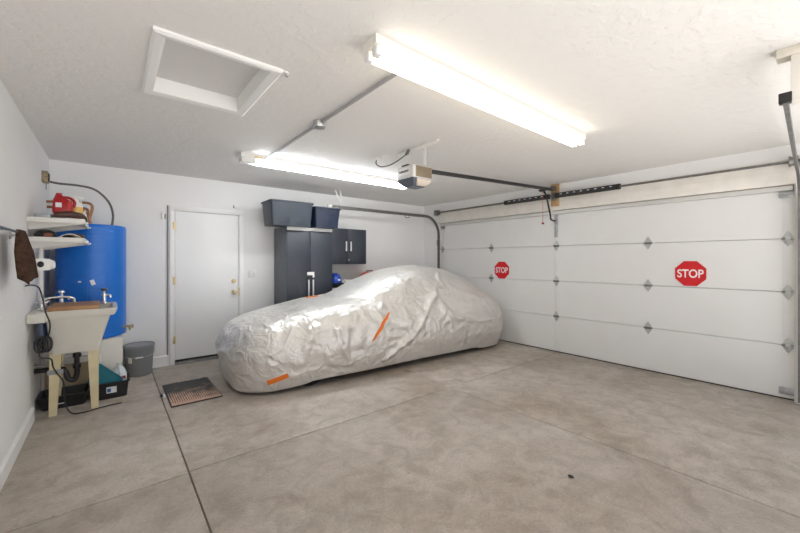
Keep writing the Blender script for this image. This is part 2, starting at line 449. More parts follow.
cd = thing('ceiling_conduit', 'grey metal conduit with round junction box running between the two strip lights', 'conduit', (1.33, 2.75, H))
p = MB(); p.cyl((1.33, 1.59, H-.017), (1.33, 3.962, H-.017), .0125, 14)
p.build('pipe', M['conduit_metal'], cd)
MB().lathe([(0, 0), (.052, 0), (.052, -.045), (.047, -.052), (0, -.052)], 1.33, 2.70, H, 8).build('junction_box', M['galv'], cd)
for yy in (2.62, 2.78): MB().cyl((1.33, yy-.018, H-.017), (1.33, yy+.018, H-.017), .019, 8).build('connector', M['galv'], cd)
# ------------------------------------------------------------------ garage door
gd = sthing('door_2', (XD, 2.75, 0), 'white four-section overhead garage door with diamond hinges', 'garage door')
SH = .533
for k in range(4):
    s = MB(); z0 = k*SH+.012; z1 = (k+1)*SH+.008
    s.prism([(XD, z0+.006), (XD+.004, z0), (XD+.045, z0), (XD+.045, z1), (XD+.004, z1), (XD, z1-.004)], 'y', .315, 5.185)
    s.build('section', M['gdoor'], gd, ang=12)
for yy0, yy1 in ((.315, .395), (5.105, 5.185), (2.72, 2.78)):
    for k in range(4):
        e = MB(); e.box(XD-.0025, XD+.002, yy0, yy1, k*SH+.024, (k+1)*SH-.004, bev=.001)
        e.build('end_stile' if yy0 != 2.72 else 'centre_stile', M['gdoor'], gd)
def hinge(y, z, edge):
    h = MB()
    dia = [(y, z-.080), (y+.017, z-.058), (y+.042, z-.012), (y+.042, z+.012), (y+.017, z+.058), (y, z+.080), (y-.017, z+.058), (y-.042, z+.012), (y-.042, z-.012), (y-.017, z-.058)]
    h.prism(dia, 'x', XD-.009, XD-.003, bev=.0015)
    h.cyl((XD-.012, y-.045, z), (XD-.012, y+.045, z), .009, 12, 1)
    h.box(XD-.022, XD-.006, y-.028, y+.028, z-.014, z+.014, bev=.004, mi=1)
    for dz in (-.045, .045):
        for dy in (-.012, .012): h.lathe([(0, 0), (.006, 0), (.005, .004), (0, .005)], XD-.009, y+dy, z+dz, 8, mtx=Matrix.Rotation(-PI/2, 4, 'Y'))
    if edge:
        h.box(XD-.034, XD-.004, y-.02, y+.02, z-.020, z+.020, bev=.004)
        h.cyl((XD-.028, y, z), (XD-.028, y+edge*.055, z), .006, 10)
    h.build('hinge', [M['hinge_plate'], M['galv_dull']], gd)
for k in (1, 2, 3):
    for y in (1.555, 2.75, 3.945): hinge(y, k*SH+.010, 0)
    hinge(.355, k*SH+.010, -1); hinge(5.145, k*SH+.010, 1)
for y, sg in ((.365, -1), (5.135, 1)):
    for z, nm in ((.085, 'bottom_bracket'), (2.055, 'top_bracket')):
        q = MB(); q.box(XD-.010, XD-.003, y-.055, y+.055, z-.035, z+.035, bev=.002)
        q.box(XD-.045, XD-.005, y-.05, y+.05, z-.012, z-.006, bev=.001); q.cyl((XD-.03, y-.05, z+.01), (XD-.03, y+sg*.05, z+.01), .006, 10)
        q.build(nm, M['galv'], gd)
q = MB(); q.prism([(XD-.050, 2.088), (XD-.050, 2.132), (XD-.040, 2.126), (XD-.018, 2.126), (XD-.003, 2.112), (XD-.003, 2.085), (XD-.012, 2.085)], 'y', .32, 5.18)
q.build('strut', mat('painted_strut', (.62, .62, .60), .4, .25), gd)
MB().box(XD+.004, XD+.04, .315, 5.185, .0, .014).build('bottom_seal', M['seal'], gd)
q = MB(); q.box(XD-.014, XD-.003, 2.725, 2.775, 1.74, 2.08, bev=.002); q.box(XD-.035, XD-.003, 2.735, 2.742, 1.93, 2.02); q.box(XD-.035, XD-.003, 2.758, 2.765, 1.93, 2.02)
q.build('operator_bracket', M['galv'], gd)
# jamb trim each side of the opening, weather stop
for nm, ya, yb in (('trim_2', OY0-.001, OY0+.013), ('trim_3', OY1-.013, OY1+.001)):
    struct(MB().box(XR+.03, XR+.16, ya, yb, 0, OZ+.02).build(nm, M['header']))

# stop signs
def stop_sign(y, z, label):
    t = thing('stop_sign', label, 'sign', (XD-.002, y, z), 'red stop signs on the garage door')
    R = .145/math.cos(PI/8)
    oct_ = lambda r: [(y+r*math.cos(PI/8+k*PI/4), z+r*math.sin(PI/8+k*PI/4)) for k in range(8)]
    MB().prism(oct_(R), 'x', XD-.0055, XD-.0005, mi=0).build('plate', M['sign_red'], t)
    bm = MB(); b = bmesh.new()
    cu = bpy.data.curves.new('txt', 'FONT'); cu.body = 'STOP'; cu.size = .145; cu.align_x = 'CENTER'; cu.align_y = 'CENTER'
    cu.extrude = .001; cu.offset = .0028
    to = bpy.data.objects.new('txt', cu); C.objects.link(to)
    bpy.context.view_layer.update()
    me = bpy.data.meshes.new_from_object(to.evaluated_get(bpy.context.evaluated_depsgraph_get()))
    bpy.data.objects.remove(to)
    b.from_mesh(me)
    xsv = [v.co.x for v in b.verts]; zsv = [v.co.y for v in b.verts]
    wx = max(xsv)-min(xsv); hz = max(zsv)-min(zsv); mx = (max(xsv)+min(xsv))/2; mz = (max(zsv)+min(zsv))/2
    # text faces -x: its own +x runs to -y
    for v in b.verts:
        tx, tz, ty = (v.co.x-mx)/wx*.245, (v.co.y-mz)/hz*.098, v.co.z
        v.co = Vector((XD-.0065-ty*.5, y-tx, z+tz))
    bmesh.ops.recalc_face_normals(b, faces=b.faces)
    bm._merge(b)
    bm.build('lettering', M['sign_white'], t)
    return t
stop_sign(1.133, 1.238, 'red octagonal STOP sign on the right half of the garage door')
stop_sign(3.728, 1.222, 'red octagonal STOP sign on garage door near the covered car')

# tracks
def track(y_v, y_end, sgn, label, x_end):
    t = thing('garage_door_track', label, 'track', (XR-.03, y_v, 0), 'garage door tracks')
    zt, r = 2.255, .36
    path = [(XR-.03, y_v, z) for z in (.02, .6, 1.2, zt-r)]
    for k in range(1, 13):
        a = k/12*PI/2
        path.append((XR-.03-r*(1-math.cos(a)), y_v, zt-r+r*math.sin(a)))
    xs_ = XR-.03-r
    n = 8
    for k in range(1, n+1):
        path.append((xs_+(x_end-xs_)*k/n, y_v+(y_end-y_v)*k/n, zt))
    # J-shaped channel swept along the path: web outside, two curled lips toward the door edge
    prof = [(-.026, .012), (-.026, -.008), (.026, -.008), (.026, .012), (.022, .012), (.022, -.004), (-.022, -.004), (-.022, .012)]
    rings = []
    P = [Vector(p) for p in path]
    for i, p in enumerate(P):
        dd = (P[min(i+1, len(P)-1)]-P[max(i-1, 0)]).normalized()
        side = Vector((0, sgn, 0)); nn = dd.cross(side).normalized()
        rings.append([p + nn*u - side*v for u, v in prof])
    MB().loft(rings).build('rail', M['galv_dull'], t)
    for z in (.35, 1.1, 1.75):
        br = MB(); br.box(XR-.07, XR-.004, y_v+sgn*.010, y_v+sgn*.014, z-.05, z+.05, bev=.001)
        br.build('jamb_bracket', M['galv'], t)
    return t, zt
tl, zt = track(5.170, 5.170, 1, 'grey garage door track curving along back wall side beside the tall cabinet', 2.70)
for dx in (0, .10):
    MB().tube([(2.93+dx*.3, 5.185, zt+.02), (2.93-dx, 5.185, H)], .013, 6).build('ceiling_hanger', M['white_metal'], tl)
MB().tube([(4.28, 5.17, zt-.02), (4.30, 5.15, zt-.07), (4.38, 5.15, zt-.055)], .008, 6).build('clip', M['galv_dull'], tl)
MB().box(2.685, 2.76, 5.152, 5.188, zt-.022, zt+.030, bev=.003).build('end_stop', M['white_metal'], tl)
tr, zt = track(.272, .197, -1, 'dark steel garage door track hanging at the right edge of the door', 2.80)
MB().box(2.795, 2.84, .175, .225, zt-.02, zt+.034, bev=.003).build('end_stop', M['black'], tr)
hg = MB(); hg.box(2.80, 2.89, .095, .180, zt-.02, H-.05, bev=.004); hg.build('wood_hanger', M['header'], tr)
hg = MB(); hg.box(2.80, 2.89, -.1, .235, H-.05, H, bev=.006); hg.build('ceiling_block', mat('pale_block', (.70, .66, .58), .6, var=.1, vscale=12), tr)

# torsion spring shaft
ts = thing('torsion_spring_assembly', 'black torsion springs on a steel shaft above the garage door', 'garage door spring', (XR-.09, 2.72, 2.345))
X = XR-.095; Z = 2.345
MB().cyl((X, .24, Z), (X, 5.21, Z), .0135, 14).build('shaft', M['galv_dull'], ts)
def spring(y0, y1):
    turns = int((y1-y0)/.017); pts = []
    for k in range(turns*10+1):
        a = 2*PI*k/10
        pts.append((X+.030*math.cos(a), y0+(y1-y0)*k/(turns*10), Z+.030*math.sin(a)))
    m = MB(); m.tube(pts, .0082, 6)
    m.cyl((X, y0-.035, Z), (X, y0+.005, Z), .037, 16); m.cyl((X, y1-.005, Z), (X, y1+.03, Z), .037, 16)
    m.cyl((X, y0, Z), (X, y1, Z), .026, 12)
    m.build('spring', M['black'], ts)
    for k in range(int((y1-y0)/.095)):
        yy = y0+.05+k*.095
        MB().box(X-.0405, X-.036, yy, yy+.030, Z+.004, Z+.013).build('painted_mark', M['sticker'], ts)
spring(1.85, 2.64); spring(2.81, 3.52)
for y in (.31, 5.13):
    q = MB(); q.lathe([(0, -.03), (.05, -.03), (.052, -.024), (.042, -.012), (.044, .012), (.052, .024), (.05, .03), (0, .03)], X, y, Z, 24, axis='y')
    q.build('cable_drum', M['galv_dull'], ts)
for y in (.255, 5.19):
    q = MB(); q.box(X-.045, XR-.014, y-.003, y+.003, Z-.055, Z+.055, bev=.001); q.build('bearing_plate', M['galv'], ts)
q = MB(); q.box(X-.04, XR-.034, 2.712, 2.718, Z-.03, Z+.03, bev=.001); q.box(XR-.040, XR-.034, 2.68, 2.76, Z-.06, Z+.06, bev=.001)
q.build('centre_bracket', M['galv_dull'], ts)
tag(MB().box(XR-.033, XR-.0125, 2.66, 2.785, 2.20, H, bev=.004).build('mounting_board', M['wood'], origin=(XR-.02, 2.72, 2.2)),
    'short pine mounting board on wall above centre of garage door', 'board')

# ------------------------------------------------------------------ opener
op = thing('garage_door_opener', 'white and bronze garage door opener hanging from the ceiling with black rail', 'garage door opener', (2.385, 2.725, 2.10))
x0, x1, y0, y1 = 2.256, 2.515, 2.60, 2.85
q = MB(); q.box(x0, x1, y0, y1, 2.195, 2.325, bev=.018, seg=3); q.build('motor_housing', M['opener_white'], op)
q = MB(); q.box(x0+.035, x1-.012, y0-.004, y0+.02, 2.208, 2.316, bev=.003)
for k in range(14): q.box(x0+.05+k*.0135, x0+.056+k*.0135, y0-.007, y0-.002, 2.216, 2.308)
q.build('grille', M['opener_tan'], op)
def taper(xa, xb, ya, yb, z0, z1, i): return [[(xa, ya, z1), (xb, ya, z1), (xb, yb, z1), (xa, yb, z1)], [(xa+i*.5, ya+i*.45, (z0+z1)/2), (xb-i*.5, ya+i*.45, (z0+z1)/2), (xb-i*.5, yb-i*.45, (z0+z1)/2), (xa+i*.5, yb-i*.45, (z0+z1)/2)], [(xa+i*1.6, ya+i*1.6, z0), (xb-i*1.6, ya+i*1.6, z0), (xb-i*1.6, yb-i*1.6, z0), (xa+i*1.6, yb-i*1.6, z0)]]
q = MB(); q.loft(taper(x0+.004, x1-.004, y0+.004, y1-.004, 2.125, 2.198, .035)); q.build('lower_cover', M['opener_grey'], op)
q = MB(); q.loft([[(x0+.055, y0+.006, 2.193), (x1-.012, y0+.006, 2.193), (x1-.012, y0-.002, 2.193), (x0+.055, y0-.002, 2.193)],
                  [(x0+.065, y0+.022, 2.160), (x1-.03, y0+.022, 2.160), (x1-.03, y0+.010, 2.160), (x0+.065, y0+.010, 2.160)],
                  [(x0+.085, y0+.050, 2.132), (x1-.06, y0+.050, 2.132), (x1-.06, y0+.038, 2.132), (x0+.085, y0+.038, 2.132)]])
q.build('lamp_lens', M['opener_lens'], op)
lab = MB(); lab.box(x0-.002, x0+.002, y0+.05, y1-.03, 2.235, 2.305, bev=.001); lab.build('name_plate', M['white_plastic'], op)
lt = MB()
for k in range(9):
    yy = y1-.045-k*.016
    lt.box(x0-.0035, x0-.001, yy-.011, yy, 2.258, 2.282-(.006 if k % 3 == 1 else 0))
lt.build('lettering', M['dark_glyph'], op)
MB().box(x0+.02, x0+.12, y1-.14, y1-.05, 2.325, 2.345, bev=.004).build('terminal_cap', M['black_plastic'], op)
ra = Vector((2.50, 2.725, 2.318)); rb = Vector((5.10, 2.725, 2.440))
dr = (rb-ra); L_ = dr.length
RM = Matrix.Translation(ra) @ dr.to_track_quat('X', 'Z').to_matrix().to_4x4()
q = MB(); q.box(0, L_, -.018, .018, -.019, .019, bev=.003, mtx=RM); q.build('rail', M['black'], op)
q = MB(); q.box(L_-.33, L_-.24, -.03, .03, -.05, -.019, bev=.006, mtx=RM); q.build('trolley', M['black_plastic'], op)
q = MB(); q.box(5.08, XR-.040, 2.70, 2.75, 2.43, 2.49, bev=.003); q.build('header_bracket', M['galv_dull'], op)
q = MB(); q.tube([(4.80, 2.725, 2.39), (4.87, 2.725, 2.38), (4.93, 2.725, 2.32), (5.0, 2.728, 2.18), (5.06, 2.735, 2.06), (5.10, 2.745, 2.0), (5.215, 2.75, 1.985)], .013, 8, smooth=5)
q.build('door_arm', M['black'], op)
q = MB(); q.tube([(4.79, 2.70, 2.375), (4.79, 2.70, 2.2), (4.79, 2.70, 1.93)], .0025, 6); q.build('release_cord', M['red_cord'], op)
q = MB(); q.box(4.765, 4.815, 2.692, 2.708, 1.905, 1.93, bev=.006); q.build('release_handle', M['red'], op)
q = MB(); q.box(2.38, 2.415, 2.40, 2.98, H-.005, H, bev=.001); q.box(2.38, 2.385, 2.40, 2.98, H-.038, H, bev=.001); q.build('ceiling_angle', M['white_metal'], op)
for yy in (2.57, 2.80):
    q = MB(); q.box(2.384, 2.388, yy-.014, yy+.014, 2.32, H-.01); q.build('hanger_strap', M['white_metal'], op)
pc = thing('power_cord', 'grey power cord looping from a ceiling box to the garage door opener', 'cord', (2.30, 3.27, H))
MB().box(2.27, 2.33, 3.23, 3.31, H-.022, H, bev=.006).build('ceiling_box', M['white_plastic'], pc)
q = MB(); q.tube([(2.30, 3.27, H-.02), (2.29, 3.26, H-.07), (2.30, 3.18, H-.115), (2.32, 3.05, H-.12), (2.34, 2.92, H-.09), (2.35, 2.82, H-.055)], .006, 8, smooth=5); q.build('cable', M['conduit_grey'], pc)
q = MB(); q.tube([(2.35, 2.825, H-.058), (2.352, 2.80, H-.045), (2.355, 2.775, H-.012)], [.010, .018, .014], 10); q.build('plug', M['conduit_grey'], pc)
q = MB(); q.box(2.33, 2.40, 2.74, 2.80, H-.014, H-.001, bev=.003) if False else None
q = MB(); q.box(2.28, 2.33, 2.99+.11, 3.03+.11, H-.012, H, bev=.003); q.tube([(2.30, 3.12, H-.01), (2.29, 3.11, H-.06), (2.315, 3.09, H-.125)], .003, 6); q.build('cable_hook', M['white_metal'], pc)

# ------------------------------------------------------------------ cabinets
cb = thing('storage_cabinet', 'tall charcoal two-door storage cabinet against back wall beside entry door', 'cabinet', (2.355, 5.36, 0))
x0, x1, yf, yb = 1.985, 2.725, 5.105, 5.595
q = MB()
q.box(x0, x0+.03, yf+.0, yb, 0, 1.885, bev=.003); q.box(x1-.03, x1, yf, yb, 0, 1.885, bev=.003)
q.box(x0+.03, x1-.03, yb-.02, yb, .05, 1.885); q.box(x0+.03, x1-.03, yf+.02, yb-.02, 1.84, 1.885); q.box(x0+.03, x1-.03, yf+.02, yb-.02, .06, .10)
q.build('carcass', M['cabinet_side_lit'], cb)
MB().box(x0+.012, x1, yf-.018, yf+.012, 1.835, 1.884, bev=.002).build('top_rail', mat('pale_rail', (.74, .74, .74), .4), cb)
xm = (x0+x1)/2+.0
for a, bb, hx in ((x0+.004, xm-.002, xm-.036), (xm+.002, x1-.002, xm+.036)):
    dd = MB().box(a, bb, yf-.020, yf-.001, .08, 1.832, bev=.003).build('door', M['cabinet'], cb)
    hh = MB(); hh.box(hx-.019, hx+.019, yf-.026, yf-.018, .80, 1.13, bev=.004); hh.build('handle_recess', M['black_plastic'], dd)
    hh = MB(); hh.box(hx-.012, hx+.012, yf-.050, yf-.036, .84, 1.10, bev=.005)
    hh.box(hx-.008, hx+.008, yf-.04, yf-.022, .86, .885); hh.box(hx-.008, hx+.008, yf-.04, yf-.022, 1.055, 1.08)
    hh.build('handle', M['handle'], dd)
q = MB(); q.box(xm-.055, xm+.06, yf-.030, yf-.0195, 1.165, 1.215, bev=.003); q.box(xm+.03, xm+.06, yf-.036, yf-.022, 1.13, 1.17, bev=.004)
q.build('hasp', M['white_metal'], cb)
wc = thing('wall_cabinet', 'charcoal two-door wall cabinet hung right of the tall cabinet', 'cabinet', (3.13, 5.45, 1.33))
a0, a1, wf = 2.765, 3.495, 5.30
q = MB(); q.box(a0, a1, wf, YB, 1.325, 1.925, bev=.003); q.build('carcass', M['cabinet'], wc)
am = 3.13
for a, bb, hx in ((a0+.003, am-.002, am-.045), (am+.002, a1-.003, am+.045)):
    dd = MB().box(a, bb, wf-.020, wf-.001, 1.328, 1.922, bev=.003).build('door', M['cabinet'], wc)
    hh = MB(); hh.box(hx-.017, hx+.017, wf-.025, wf-.018, 1.515, 1.735, bev=.004); hh.build('handle_recess', M['black_plastic'], dd)
    hh = MB(); hh.box(hx-.012, hx+.012, wf-.046, wf-.034, 1.545, 1.71, bev=.005); hh.box(hx-.007, hx+.007, wf-.036, wf-.021, 1.56, 1.58); hh.box(hx-.007, hx+.007, wf-.036, wf-.021, 1.675, 1.695)
    hh.build('handle', M['handle'], dd)
MB().lathe([(0, 0), (.013, 0), (.012, .006), (0, .007)], am+.012, wf-.020, 1.40, 14, mtx=Matrix.Rotation(PI/2, 4, 'X')).build('lock', M['chrome'], wc)

# workbench below the wall cabinet, mostly hidden by the car
wb = thing('workbench', 'low pale workbench behind the covered car under the wall cabinet', 'workbench', (3.30, 5.45, 0))
MB().box(2.76, 4.0, 5.22, 5.595, .90, .94, bev=.004).build('worktop', M['stand'], wb)
MB().box(2.78, 3.98, 5.26, 5.595, .0, .90, bev=.003).build('body', M['cabinet'], wb)
cp = thing('hard_hat', 'blue hard hat on the workbench beside the tall cabinet', 'helmet', (2.895, 5.32, .94))
q = MB(); q.lathe([(0, .165), (.04, .16), (.08, .135), (.105, .09), (.115, .04), (.115, .0), (.108, .0), (.108, .04), (0, .12)], 2.895, 5.32, 1.015, 28, sy=1.15); q.build('shell', M['blue'], cp)
q = MB(); q.box(2.815, 2.995, 5.18, 5.25, .99, 1.02, bev=.012); q.build('brim', M['black_plastic'], cp)
q = MB(); q.lathe([(0, 0), (.10, 0), (.115, .05), (.112, .08), (0, .08)], 2.895, 5.32, .94, 24); q.build('liner', M['black_plastic'], cp)
MB().box(2.88, 2.93, 5.183, 5.192, 1.055, 1.085, bev=.003).build('badge', M['sticker'], cp)
q = MB()
for k in range(9):
    q.ball((3.16+.04*(k % 4)+random.uniform(-.01, .01), 5.30+.05*(k//4), .975+.025*(k % 3)), .045, .04, .035, n=12)
tag(q.build('cleaning_rags', M['paper'], origin=(3.22, 5.34, .94)), 'bunched white rags on the workbench next to the blue hard hat', 'rags')
rt = thing('red_tool_case', 'red rounded tool case showing just above the covered car roofline', 'tool case', (3.63, 5.38, .94))
q = MB(); q.prism([(3.44, .94), (3.44, 1.08), (3.47, 1.13), (3.53, 1.17), (3.60, 1.19), (3.70, 1.19), (3.77, 1.17), (3.81, 1.12), (3.82, .94)], 'y', 5.30, 5.46, bev=.01); q.build('shell', M['redpaint'], rt)
q = MB(); q.tube([(3.56, 5.38, 1.18), (3.57, 5.38, 1.205), (3.69, 5.38, 1.205), (3.70, 5.38, 1.18)], .009, 8); q.build('handle', M['black_plastic'], rt)

# storage totes on the cabinet
def tote(xa, xb, ya, yb, z0, z1, m, label, inset, ribs):
    t = thing('storage_tote', label, 'storage bin', ((xa+xb)/2, (ya+yb)/2, z0), 'plastic storage totes on the tall cabinet')
    def ring(e, z, r=.03):
        pts = []
        for cx, cy, a0 in ((xb-e-r, yb-e-r, 0), (xa+e+r, yb-e-r, 90), (xa+e+r, ya+e+r, 180), (xb-e-r, ya+e+r, 270)):
            for k in range(4):
                a = math.radians(a0+k*30); pts.append((cx+r*math.cos(a), cy+r*math.sin(a), z))
        return pts
    q = MB()
    h = z1-z0
    q.loft([ring(inset, z0), ring(inset*.5, z0+h*.5), ring(inset*.12, z1-.03), ring(.004, z1-.03), ring(.004, z1-.004), ring(.012, z1-.003), ring(.018, z1-.02)])
    for k in ribs:
        xx = xa+(xb-xa)*k
        q.prism([(ya+inset-.006, z0+.02), (ya+.012, z1-.06), (ya+.05, z1-.06), (ya+inset+.04, z0+.02)], 'x', xx-.075, xx+.075, bev=.008)
    q.build('tub', m, t)
    l = MB(); l.loft([ring(-.004, z1-.026), ring(-.010, z1-.022), ring(-.010, z1-.008), ring(.0, z1), ring(.03, z1+.002), ring(.04, z1-.004)]); l.build('lid', m, t)
    return t
tote(1.70, 2.330, 4.92, 5.32, 1.886, 2.235, M['tote'], 'slate grey plastic tote on top of tall cabinet, the left of the pair', .028, (.32, .70))
tote(2.356, 2.79, 4.93, 5.34, 1.886, 2.196, M['tote_blue'], 'navy blue plastic tote on top of tall cabinet, the right of the pair', .03, (.5,))

# ------------------------------------------------------------------ covered car
NX0, NY0, YAW = .962, 4.300, math.radians(-1.6)
def interp(tab, x):
    a = np.array(tab); return np.interp(x, a[:, 0], a[:, 1])
ZL = [(0, .46), (.04, .57), (.12, .66), (.3, .735), (.6, .80), (1.0, .875), (1.5, .93), (2.4, .93), (3.2, .96), (3.6, .92), (3.8, .83), (3.92, .72), (4.0, .55)]
WL = [(0, .34), (.03, .46), (.10, .585), (.25, .69), (.5, .755), (.9, .785), (1.5, .80), (2.4, .81), (3.2, .83), (3.6, .82), (3.8, .775), (3.93, .70), (4.0, .58)]
ZC = [(1.25, .92), (1.45, .99), (1.72, 1.12), (2.05, 1.235), (2.4, 1.295), (2.62, 1.305), (2.9, 1.275), (3.25, 1.17), (3.6, 1.01), (3.85, .80)]
WC = [(1.25, .60), (1.6, .70), (2.0, .74), (2.8, .74), (3.3, .70), (3.7, .62), (3.85, .5)]
def car_collider():
    V = []; F = []
    def add(st, Z, W, z0, n_top, n_exp):
        base = len(V); na = 25
        for X in st:
            z1 = interp(Z, X); wv = interp(W, X)
            for k in range(na):
                a = PI*k/(na-1); ca, sa = math.cos(a), math.sin(a)
                e = 2/n_exp
                zz = z0+(z1-z0)*max(0, sa)**e
                tuck = 1-.13*max(0, (.42-zz)/.42)**1.4 if z0 < 0 else 1
                V.append((2+(X-2)*(1-.03*max(0, (.40-zz)/.40)) if z0 < 0 else X, -wv*tuck*math.copysign(abs(ca)**e, ca), zz))
        for i in range(len(st)-1):
            for k in range(na-1):
                a = base+i*na+k; F.append((a, a+na, a+na+1, a+1))
        F.append(tuple(base+k for k in range(na))); F.append(tuple(base+(len(st)-1)*na+k for k in range(na))[::-1])
    add([0, .015, .04, .08, .12, .2, .3, .45, .6, .8, 1, 1.25, 1.5, 2, 2.5, 3, 3.3, 3.6, 3.75, 3.87, 3.94, 3.98, 4.0], ZL, WL, -.25, 0, 5.2)
    add([1.25, 1.4, 1.6, 1.8, 2.0, 2.2, 2.4, 2.6, 2.8, 3.0, 3.2, 3.4, 3.6, 3.75, 3.85], ZC, WC, .45, 0, 2.9)
    return BVHTree.FromPolygons(V, F)
BV = car_collider()
assert BV.ray_cast(Vector((2, 0, 3)), Vector((0, 0, -1)))[1].z > 0
NS, NCAP, NR = 96, 44, 84
SX0, SX1 = .75, 3.25
spine = []; direc = []
for k in range(NS): spine.append(SX0+(SX1-SX0)*k/NS); direc.append((0, -1))            # near side
for k in range(NCAP): a = -PI/2+PI*k/NCAP; spine.append(SX1); direc.append((math.cos(a), math.sin(a)))
for k in range(NS): spine.append(SX1-(SX1-SX0)*k/NS); direc.append((0, 1))
for k in range(NCAP): a = PI/2+PI*k/NCAP; spine.append(SX0); direc.append((math.cos(a), math.sin(a)))
A = len(spine)
P = np.zeros((NR, A, 3))
# weld groups of the first ring
grp = np.zeros(A, int)
for j in range(A):
    if j < NS: grp[j] = j
    elif j <= NS+NCAP: grp[j] = NS
    elif j < 2*NS+NCAP: grp[j] = NS-(j-NS-NCAP)
    else: grp[j] = 0
for j in range(A):
    dx_, dy_ = direc[j]; S = Vector((spine[j], 0, .34))
    hem = None
    for i in range(NR):
        t_ = i/(NR-1)
        # elevation from straight up to a little below the horizontal
        reach = .8 if abs(dx_) < .2 else .8
        el = PI/2 - t_*(PI/2 + math.radians(17 if j < NS or NS+NCAP <= j < 2*NS+NCAP else 19))
        dv = Vector((dx_*math.cos(el), dy_*math.cos(el), math.sin(el)))
        hit = BV.ray_cast(S+dv*3.0, -dv, 3.0)
        p = hit[0] if hit[0] is not None else S+dv*.6
        P[i, j] = p + dv*.018
P[:, :, 2] = np.maximum(P[:, :, 2], .04)
rng = np.random.default_rng(5)
def weld(Q):
    s_ = np.zeros((NS+1, 3)); c_ = np.zeros(NS+1)
    np.add.at(s_, grp, Q[0]); np.add.at(c_, grp, 1); Q[0] = (s_/c_[:, None])[grp]
def collide(Q, off):
    for i in range(NR):
        for j in range(A):
            p = Vector(Q[i, j]); h = BV.find_nearest(p, .25)
            if h[0] is None: continue
            n = h[1]; dd = (p-h[0]).dot(n)
            if dd < off:
                q = p + n*(off-dd); Q[i, j] = q
# 1. pull the sheet taut over hollows
for it in range(15):
    avg = (np.roll(P, 1, 1)+np.roll(P, -1, 1)).copy(); cnt = np.full((NR, 1, 1), 2.0)
    up_ = np.zeros_like(P); up_[1:] += P[:-1]; up_[:-1] += P[1:]
    cn = np.full((NR, 1, 1), 2.0); cn[0] = 1; cn[-1] = 1
    P2 = (avg+up_)/(cnt+cn); P2[-1] = avg[-1]/2
    P2[-1, :, 2] = P[-1, :, 2]
    P = P*.45+P2*.55; weld(P)
    if it % 5 == 4 or it == 14: collide(P, .012)
P[:, :, 2] = np.maximum(P[:, :, 2], .035)
# 2. gather the skirt under the sills, lay in the folds, then let gravity settle it
sx_ = np.array(spine)[None]; dd_ = np.array(direc)
low = np.clip((.42-P[:, :, 2])/.42, 0, 1)**1.3
P[:, :, 0] -= dd_[None, :, 0]*low*.075; P[:, :, 1] -= dd_[None, :, 1]*low*.075
def smooth_noise(n0, n1):
    z = rng.normal(size=(n0, n1)); yy = np.linspace(0, n0, NR, endpoint=False); xx = np.linspace(0, n1, A, endpoint=False)
    y0 = yy.astype(int); x0 = xx.astype(int); fy = (yy-y0)[:, None]; fx = (xx-x0)[None]
    fy = fy*fy*(3-2*fy); fx = fx*fx*(3-2*fx)
    y1 = np.minimum(y0+1, n0-1); x1 = (x0+1) % n1
    return (z[y0][:, x0]*(1-fy)*(1-fx)+z[y1][:, x0]*fy*(1-fx)+z[y0][:, x1]*(1-fy)*fx+z[y1][:, x1]*fy*fx)
ln = lambda a, b: np.linalg.norm(a-b, axis=-1)
ring_w = np.linspace(0, 1, NR)[:, None]
def normals(Q):
    n_ = np.cross(np.roll(Q, -1, 1)-np.roll(Q, 1, 1), np.gradient(Q, axis=0)); n_ /= (np.linalg.norm(n_, axis=-1, keepdims=True)+1e-9)
    return -n_ if n_[NR//2, NS//2, 1] > 0 else n_
nrm = normals(P)
disp = np.zeros((NR, A))
def fold(side, pts, h, w):
    # crease along a polyline given as (X, z) on one flank
    sel = (P[:, :, 1]*side > .12)
    best = np.full((NR, A), 9.0); hh = np.zeros((NR, A)); tot = len(pts)-1
    for k in range(tot):
        a = np.array(pts[k]); b_ = np.array(pts[k+1]); q = P[:, :, [0, 2]]; ab = b_-a
        t_ = np.clip(((q-a)@ab)/(ab@ab), 0, 1); dist = np.linalg.norm(q-(a+t_[..., None]*ab), axis=-1)
        g = (k+t_)/tot; m_ = dist < best; best = np.where(m_, dist, best); hh = np.where(m_, np.sin(PI*np.clip(.12+.80*g, 0, 1))**.6, hh)
    return np.where(sel, h*hh*(np.exp(-best/w)-.35*np.exp(-(best/(2.6*w))**2)), 0)
FOLDS = [([(2.68, 1.24), (2.40, .92), (2.06, .52), (1.68, .27), (1.28, .06)], .085, .060), ([(2.42, .94), (2.62, .58), (2.72, .30), (2.70, .08)], .040, .06),
         ([(2.42, .94), (2.72, .60), (3.2, .50), (3.85, .52)], .050, .05), ([(2.60, 1.10), (3.0, .95), (3.45, .80), (3.9, .70)], .030, .05),
         ([(.78, .70), (.64, .50), (.55, .25), (.50, .05)], .065, .050), ([(.95, .72), (1.02, .45), (1.18, .20), (1.22, .05)], .040, .05),
         ([(.74, .68), (1.0, .63), (1.28, .66)], .034, .040), ([(.50, .66), (.30, .45), (.26, .12)], .040, .045), ([(.35, .42), (.55, .20), (.60, .06)], .030, .035),
         ([(1.72, .40), (1.50, .34), (1.25, .28), (.95, .22)], .040, .045), ([(2.05, .30), (2.6, .18), (3.3, .22), (3.85, .30)], .036, .040),
         ([(2.2, .70), (2.06, .66), (1.96, .62)], .040, .04), ([(3.3, .46), (3.7, .30), (3.82, .1)], .036, .045), ([(1.9, .58), (2.0, .45), (1.92, .36)], .035, .04)]
for pts, h_, w_ in FOLDS:
    disp += fold(-1, pts, h_*1.45, w_); disp += fold(1, [(x_+.13, z_) for x_, z_ in pts], h_*.6, w_)
